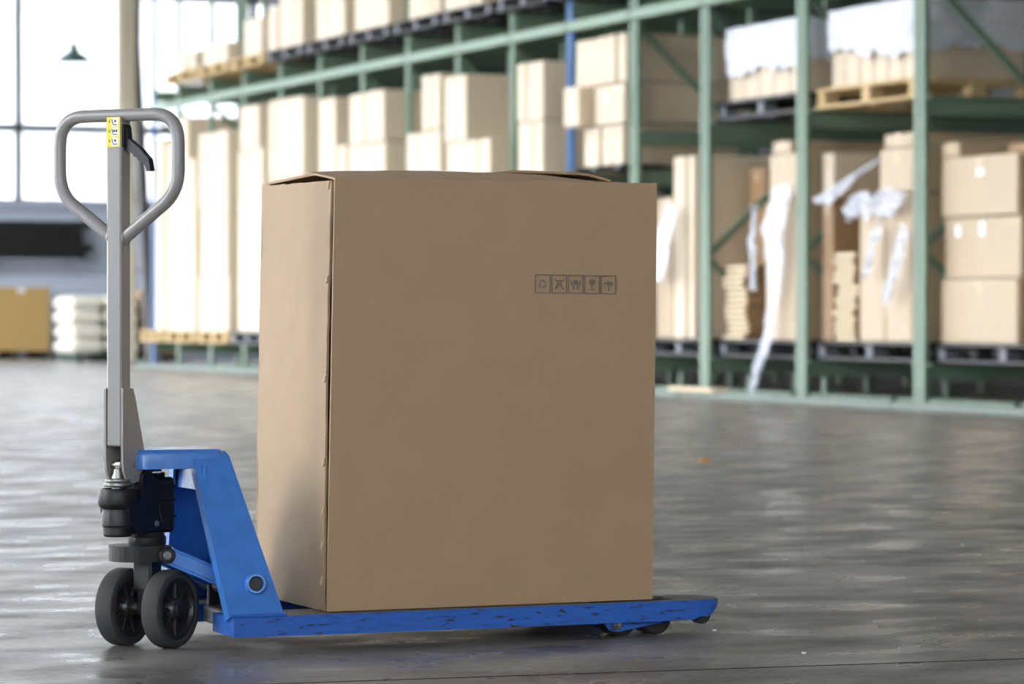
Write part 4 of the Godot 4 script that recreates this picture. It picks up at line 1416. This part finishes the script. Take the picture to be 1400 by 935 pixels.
func jack_frame(t: Node3D) -> void:
	# top bracket from the pump to the legs, folded plate with rounded corners
	var st := new_st()
	var poly := PackedVector2Array()
	for c in [[0.142, 0.072, 0.018, 0.0], [-0.02, 0.055, 0.03, 0.0], [-0.02, -0.055, 0.03, 0.0], [0.142, -0.072, 0.018, 0.0]]:
		var sx: float = 1.0 if c[0] > 0 else -1.0
		var sz: float = 1.0 if c[1] > 0 else -1.0
		var arc := []
		for k in 7:
			var a := (PI / 2) * k / 6.0
			arc.append(Vector2(c[0] + sx * c[2] * cos(a) - sx * 0.0, c[1] + sz * c[2] * sin(a)))
		if sx * sz < 0:
			arc.reverse()
		poly.append_array(PackedVector2Array(arc))
	var at := Transform3D(Basis(Vector3(1, 0, 0), Vector3(0, 0, 1), Vector3(0, -1, 0)), Vector3.ZERO)
	# stacked slices give the rounded top edge
	var rings := [[0.0, 0.414], [0.0, 0.446], [0.0015, 0.451], [0.005, 0.4555], [0.011, 0.458]]
	var ctr := Vector2(0.055, 0)
	for i in rings.size() - 1:
		st.set_smooth_group(1)
		for k in poly.size():
			var p := poly[k]
			var q := poly[(k + 1) % poly.size()]
			var f0 := func(v: Vector2, d: float) -> Vector2: return v - (v - ctr).normalized() * d
			var a: Vector2 = f0.call(p, rings[i][0])
			var b: Vector2 = f0.call(q, rings[i][0])
			var c: Vector2 = f0.call(q, rings[i + 1][0])
			var d: Vector2 = f0.call(p, rings[i + 1][0])
			quad(st, Vector3(a.x, rings[i][1], a.y), Vector3(b.x, rings[i][1], b.y), Vector3(c.x, rings[i + 1][1], c.y), Vector3(d.x, rings[i + 1][1], d.y), Vector3(ctr.x, 0.40, 0))
	var inset := PackedVector2Array()
	for p in poly:
		inset.append(p - (p - ctr).normalized() * 0.0105)
	prism(st, inset, -0.458, -0.452, at)
	var under := PackedVector2Array()
	for p in poly:
		under.append(p - (p - ctr).normalized() * 0.0005)
	prism(st, under, -0.4165, -0.414, at)
	obj("top_bracket", st, "blue_paint", t)
	for side in [1.0, -1.0]:
		var Z := Vector3(1, 1, side)
		var a := Vector3(0.083, 0.437, 0.088) * Z
		var b := Vector3(0.170, 0.443, 0.088) * Z
		var zb := 0.247 if side > 0 else 0.277
		var c := Vector3(0.250, 0.083, zb) * Z
		var d := Vector3(0.118, 0.083, zb) * Z
		st = new_st()
		if side > 0:
			plate4(st, a, d, c, b, 0.008)
		else:
			plate4(st, a, b, c, d, 0.008)
		# cap of the leg turned over the bracket
		var e := Vector3(0.092, 0.449, 0.076) * Z
		var f := Vector3(0.163, 0.453, 0.076) * Z
		if side > 0:
			plate4(st, e, a, b, f, 0.006)
		else:
			plate4(st, e, f, b, a, 0.006)
		var leg := obj("leg", st, "blue_paint", t)
		# flanges along both edges
		st = new_st()
		for q in [[a, d, 1.0], [b, c, -1.0]]:
			var inn := Vector3(0.0, -0.012, -0.03 * side)
			var p0: Vector3 = q[0]
			var p1: Vector3 = q[1]
			var w := Vector3(0.007 * q[2], 0, 0)
			if side > 0 == (q[2] > 0):
				plate4(st, p0, p0 + inn, p1 + inn, p1, 0.006)
			else:
				plate4(st, p0, p1, p1 + inn, p0 + inn, 0.006)
		obj("flange", st, "blue_paint", leg)
		# foot strip on the fork
		st = new_st()
		bx(st, Vector3(0.187, 0.0865, (zb - 0.009) * side), Vector3(0.138, 0.008, 0.022), 0.002)
		obj("foot", st, "blue_worn", leg)
		# pin boss
		st = new_st()
		var pc := Vector3(0.190, 0.153, 0.205 * side)
		var ax := Vector3(-0.1, 0.15, side).normalized()
		var xx := ax.cross(Vector3.UP).normalized()
		lathe(st, [Vector2(0.0, -0.01), Vector2(0.0255, -0.01), Vector2(0.0235, 0.026), Vector2(0.0215, 0.029), Vector2(0.0175, 0.029), Vector2(0.016, 0.026), Vector2(0.016, 0.004), Vector2(0, 0.004)], 28, Transform3D(Basis(xx, ax, xx.cross(ax)), pc))
		obj("pin_boss", st, "blue_paint", leg)
		st = new_st()
		cyl(st, pc, pc + ax * 0.02, 0.015, 20, 0.001)
		obj("pin", st, "black_steel", leg)
	# upper cross panel and the dark closed panel behind it
	st = new_st()
	bx(st, Vector3(0.104, 0.392, 0), Vector3(0.008, 0.058, 0.215), 0.001)
	obj("cross_panel", st, "blue_paint", t)
	st = new_st()
	plate4(st, Vector3(0.166, 0.43, -0.088), Vector3(0.166, 0.43, 0.088), Vector3(0.243, 0.09, 0.232), Vector3(0.243, 0.09, -0.262), 0.006)
	obj("back_panel", st, "blue_paint", t)
	# links from the turntable to the cross shaft
	for side in [1.0, -1.0]:
		st = new_st()
		var l0 := Vector3(0.02, 0.218, 0.074 * side)
		var l1 := Vector3(0.205, 0.135, 0.112 * side)
		var dd := (l1 - l0).normalized()
		var up := Vector3.UP - dd * dd.y
		up = up.normalized()
		var bs := Basis(dd, up, dd.cross(up))
		bx(st, (l0 + l1) / 2, Vector3(l0.distance_to(l1), 0.036, 0.012), 0.004, bs)
		bx(st, (l0 + l1) / 2 + up * 0.018 - bs.z * side * 0.012, Vector3(l0.distance_to(l1) - 0.02, 0.006, 0.03), 0.002, bs)
		bx(st, (l0 + l1) / 2 - up * 0.016 + bs.z * 0.003, Vector3(l0.distance_to(l1) - 0.02, 0.007, 0.016), 0.002, bs)
		var lk := obj("link", st, "blue_paint", t)
		st = new_st()
		cyl(st, Vector3(0.022, 0.216, 0.066 * side), Vector3(0.022, 0.216, 0.092 * side), 0.019, 26, 0.003)
		obj("pivot_boss", st, "black_steel", lk)
		st = new_st()
		cyl(st, Vector3(0.020, 0.217, 0.09 * side), Vector3(0.020, 0.217, 0.0965 * side), 0.0105, 20, 0.002)
		cyl(st, Vector3(0.020, 0.217, 0.095 * side), Vector3(0.020, 0.217, 0.0985 * side), 0.005, 6)
		obj("pivot_bolt", st, "zinc", lk)
	st = new_st()
	cyl(st, Vector3(0.2, 0.13, -0.2), Vector3(0.2, 0.13, 0.2), 0.018, 24)
	bx(st, Vector3(0.19, 0.10, 0.09), Vector3(0.03, 0.07, 0.012), 0.003)
	bx(st, Vector3(0.19, 0.10, -0.09), Vector3(0.03, 0.07, 0.012), 0.003)
	obj("cross_shaft", st, "black_steel", t)
	# low cross member between the forks
	st = new_st()
	bx(st, Vector3(0.20, 0.062, 0), Vector3(0.06, 0.04, 0.22), 0.004)
	obj("cross_member", st, "black_steel", t)

func jack_fork(t: Node3D, side: float) -> void:
	var yt := 0.083
	var out := 0.0 if side > 0 else 0.03
	var zo := 0.25 + out
	var zi := 0.10 + out
	var th := 0.005
	var S := func(x: float, y: float, z: float) -> Vector3: return Vector3(x, y, z * side)
	# outline walls: point, bottom height
	var outl := [[0.126, zi, 0.040], [0.124, zo - 0.004, 0.040], [0.128, zo, 0.038], [0.4, zo, 0.0365], [0.8, zo, 0.0355], [1.285, zo, 0.036], [1.300, zo, 0.042], [1.335, zo - 0.006, 0.046], [1.352, zo - 0.014, 0.060], [1.374, zo - 0.05, 0.066], [1.378, 0.175 + out, 0.066], [1.374, zi + 0.05, 0.066], [1.352, zi + 0.014, 0.060], [1.300, zi, 0.042], [0.7, zi, 0.036], [0.126, zi, 0.040]]
	var st := new_st()
	var c2 := Vector2(0.75, 0.175 + out)
	for i in outl.size() - 1:
		var p: Array = outl[i]
		var q: Array = outl[i + 1]
		var dir := Vector2(q[0] - p[0], q[1] - p[1]).normalized()
		var n := Vector2(-dir.y, dir.x)
		if n.dot(Vector2(p[0] + q[0], p[1] + q[1]) * 0.5 - c2) < 0.0 and i != 1:
			n = -n
		var inn := -n * th
		var lip := -n * 0.003
		var top := yt - 0.003
		var mid: Vector3 = S.call((p[0] + q[0]) / 2 - n.x, (p[2] + top) / 2, (p[1] + q[1]) / 2 - n.y)
		quad(st, S.call(p[0], p[2], p[1]), S.call(q[0], q[2], q[1]), S.call(q[0], top, q[1]), S.call(p[0], top, p[1]), mid)
		var mid2: Vector3 = S.call((p[0] + q[0]) / 2 + n.x, (p[2] + top) / 2, (p[1] + q[1]) / 2 + n.y)
		quad(st, S.call(p[0] + inn.x, p[2], p[1] + inn.y), S.call(q[0] + inn.x, q[2], q[1] + inn.y), S.call(q[0] + inn.x, yt, q[1] + inn.y), S.call(p[0] + inn.x, yt, p[1] + inn.y), mid2)
		quad(st, S.call(p[0], p[2], p[1]), S.call(q[0], q[2], q[1]), S.call(q[0] + inn.x, q[2], q[1] + inn.y), S.call(p[0] + inn.x, p[2], p[1] + inn.y), Vector3(p[0], 9, p[1] * side))
		quad(st, S.call(p[0], top, p[1]), S.call(q[0], top, q[1]), S.call(q[0] + lip.x, yt, q[1] + lip.y), S.call(p[0] + lip.x, yt, p[1] + lip.y), Vector3(p[0], -9, p[1] * side))
		quad(st, S.call(p[0] + lip.x, yt, p[1] + lip.y), S.call(q[0] + lip.x, yt, q[1] + lip.y), S.call(q[0] + inn.x, yt, q[1] + inn.y), S.call(p[0] + inn.x, yt, p[1] + inn.y), Vector3(p[0], -9, p[1] * side))
	var fork := obj("fork", st, "blue_worn", t)
	# deck of the fork with an opening over the load rollers
	st = new_st()
	var at := Transform3D(Basis(Vector3(1, 0, 0), Vector3(0, 0, side), Vector3(0, 1, 0)), Vector3.ZERO)
	for pg in [
		[Vector2(0.165, zi + 0.003), Vector2(1.02, zi + 0.003), Vector2(1.02, zo - 0.003), Vector2(0.165, zo - 0.003)],
		[Vector2(1.02, zo - 0.028), Vector2(1.25, zo - 0.028), Vector2(1.25, zo - 0.003), Vector2(1.02, zo - 0.003)],
		[Vector2(1.02, zi + 0.003), Vector2(1.25, zi + 0.003), Vector2(1.25, zi + 0.026), Vector2(1.02, zi + 0.026)],
		[Vector2(1.25, zi + 0.003), Vector2(1.30, zi + 0.003), Vector2(1.35, zi + 0.016), Vector2(1.371, zi + 0.05), Vector2(1.375, 0.175 + out), Vector2(1.371, zo - 0.05), Vector2(1.35, zo - 0.017), Vector2(1.334, zo - 0.009), Vector2(1.30, zo - 0.003), Vector2(1.25, zo - 0.003)]]:
		prism(st, PackedVector2Array(pg), yt - 0.005, yt + 0.0002, at)
	obj("fork_deck", st, "deck_worn", fork)
	# load rollers and their bogie
	var bog := new_st()
	for zz in [0.128 + out, 0.222 + out]:
		var pl := PackedVector2Array([Vector2(1.07, 0.044), Vector2(1.062, 0.030), Vector2(1.075, 0.015), Vector2(1.10, 0.012), Vector2(1.16, 0.022), Vector2(1.21, 0.030), Vector2(1.225, 0.042), Vector2(1.2, 0.052), Vector2(1.1, 0.055)])
		prism(bog, pl, zz - 0.004, zz + 0.004, Transform3D(Basis(Vector3(1, 0, 0), Vector3(0, 1, 0), Vector3(0, 0, side)), Vector3.ZERO))
	obj("bogie", bog, "blue_worn", fork)
	for x in [1.115, 1.205]:
		var ro := new_st()
		cyl(ro, S.call(x, 0.0385, 0.138 + out), S.call(x, 0.0385, 0.212 + out), 0.0385, 36, 0.004)
		obj("load_roller", ro, "roller_dark", fork)
	var pin := new_st()
	cyl(pin, S.call(1.092, 0.030, 0.12 + out), S.call(1.092, 0.030, 0.236 + out), 0.012, 22, 0.002)
	cyl(pin, S.call(1.092, 0.030, 0.235 + out), S.call(1.092, 0.030, 0.241 + out), 0.0075, 18, 0.002)
	obj("bogie_pin", pin, "zinc", fork)
	for zz in [0.112 + out, 0.205 + out]:
		var er := new_st()
		cyl(er, S.call(1.316, 0.045, zz), S.call(1.316, 0.045, zz + 0.033), 0.0215, 28, 0.003)
		obj("entry_roller", er, "roller_dark", fork)
	var ep := new_st()
	cyl(ep, S.call(1.322, 0.049, 0.11 + out), S.call(1.322, 0.049, 0.245 + out), 0.008, 18, 0.001)
	obj("entry_pin", ep, "zinc", fork)

# ==================================================================== small things on the floor
func build_floor_bits() -> void:
	var st := new_st()
	prism(st, PackedVector2Array([Vector2(-0.03, -0.018), Vector2(0.02, -0.024), Vector2(0.034, 0.004), Vector2(0.008, 0.022), Vector2(-0.026, 0.014)]), 0.0, 0.012, Transform3D(Basis(Vector3(1, 0, 0), Vector3(0, 0, -1), Vector3(0, 1, 0)), Vector3(7.533, 0.0005, -15.07)))
	tag(obj("litter_scrap", st, "orange_scrap"), "tiny orange scrap lying on the floor right of the box", "litter")
	st = new_st()
	prism(st, PackedVector2Array([Vector2(-0.1, -0.5), Vector2(0.06, -0.55), Vector2(0.1, 0.2), Vector2(0.04, 0.52), Vector2(-0.09, 0.4)]), 0.0, 0.035, Transform3D(Basis(Vector3(1, 0, 0), Vector3(0, 0, -1), Vector3(0, 1, 0)), Vector3(XR - 0.2, 0.071, -25.95)))
	tag(obj("board_scrap", st, "scrap_pale"), "pale scrap of board lying on the floor rail", "scrap")
	# saw-cut joint in the slab
	st = new_st()
	var a := Vector3(-4.0, 0.0006, -7.1)
	var b := Vector3(13.0, 0.0006, -5.18)
	var d := (b - a).normalized()
	bx(st, (a + b) / 2, Vector3(a.distance_to(b), 0.0012, 0.006), 0.0, Basis(d, Vector3.UP, d.cross(Vector3.UP)))
	var j := obj("floor_joint", st, "joint")
	j.set_meta("kind", "structure")
	tag(j, "thin dark joint line cut across the concrete floor", "floor joint")
	for p in [Vector3(3.55, 0, -7.05), Vector3(5.6, 0, -9.3), Vector3(3.5, 0, -6.5)]:
		st = new_st()
		prism(st, PackedVector2Array([Vector2(-0.005, -0.004), Vector2(0.004, -0.005), Vector2(0.006, 0.003), Vector2(-0.003, 0.005)]), 0.0, 0.003, Transform3D(Basis(Vector3(1, 0, 0), Vector3(0, 0, -1), Vector3(0, 1, 0)), p + Vector3(0, 0.0005, 0)))
		tag(obj("paper_fleck", st, "label_white"), "tiny white fleck lying on the concrete near the forks", "litter", "white flecks on the floor")
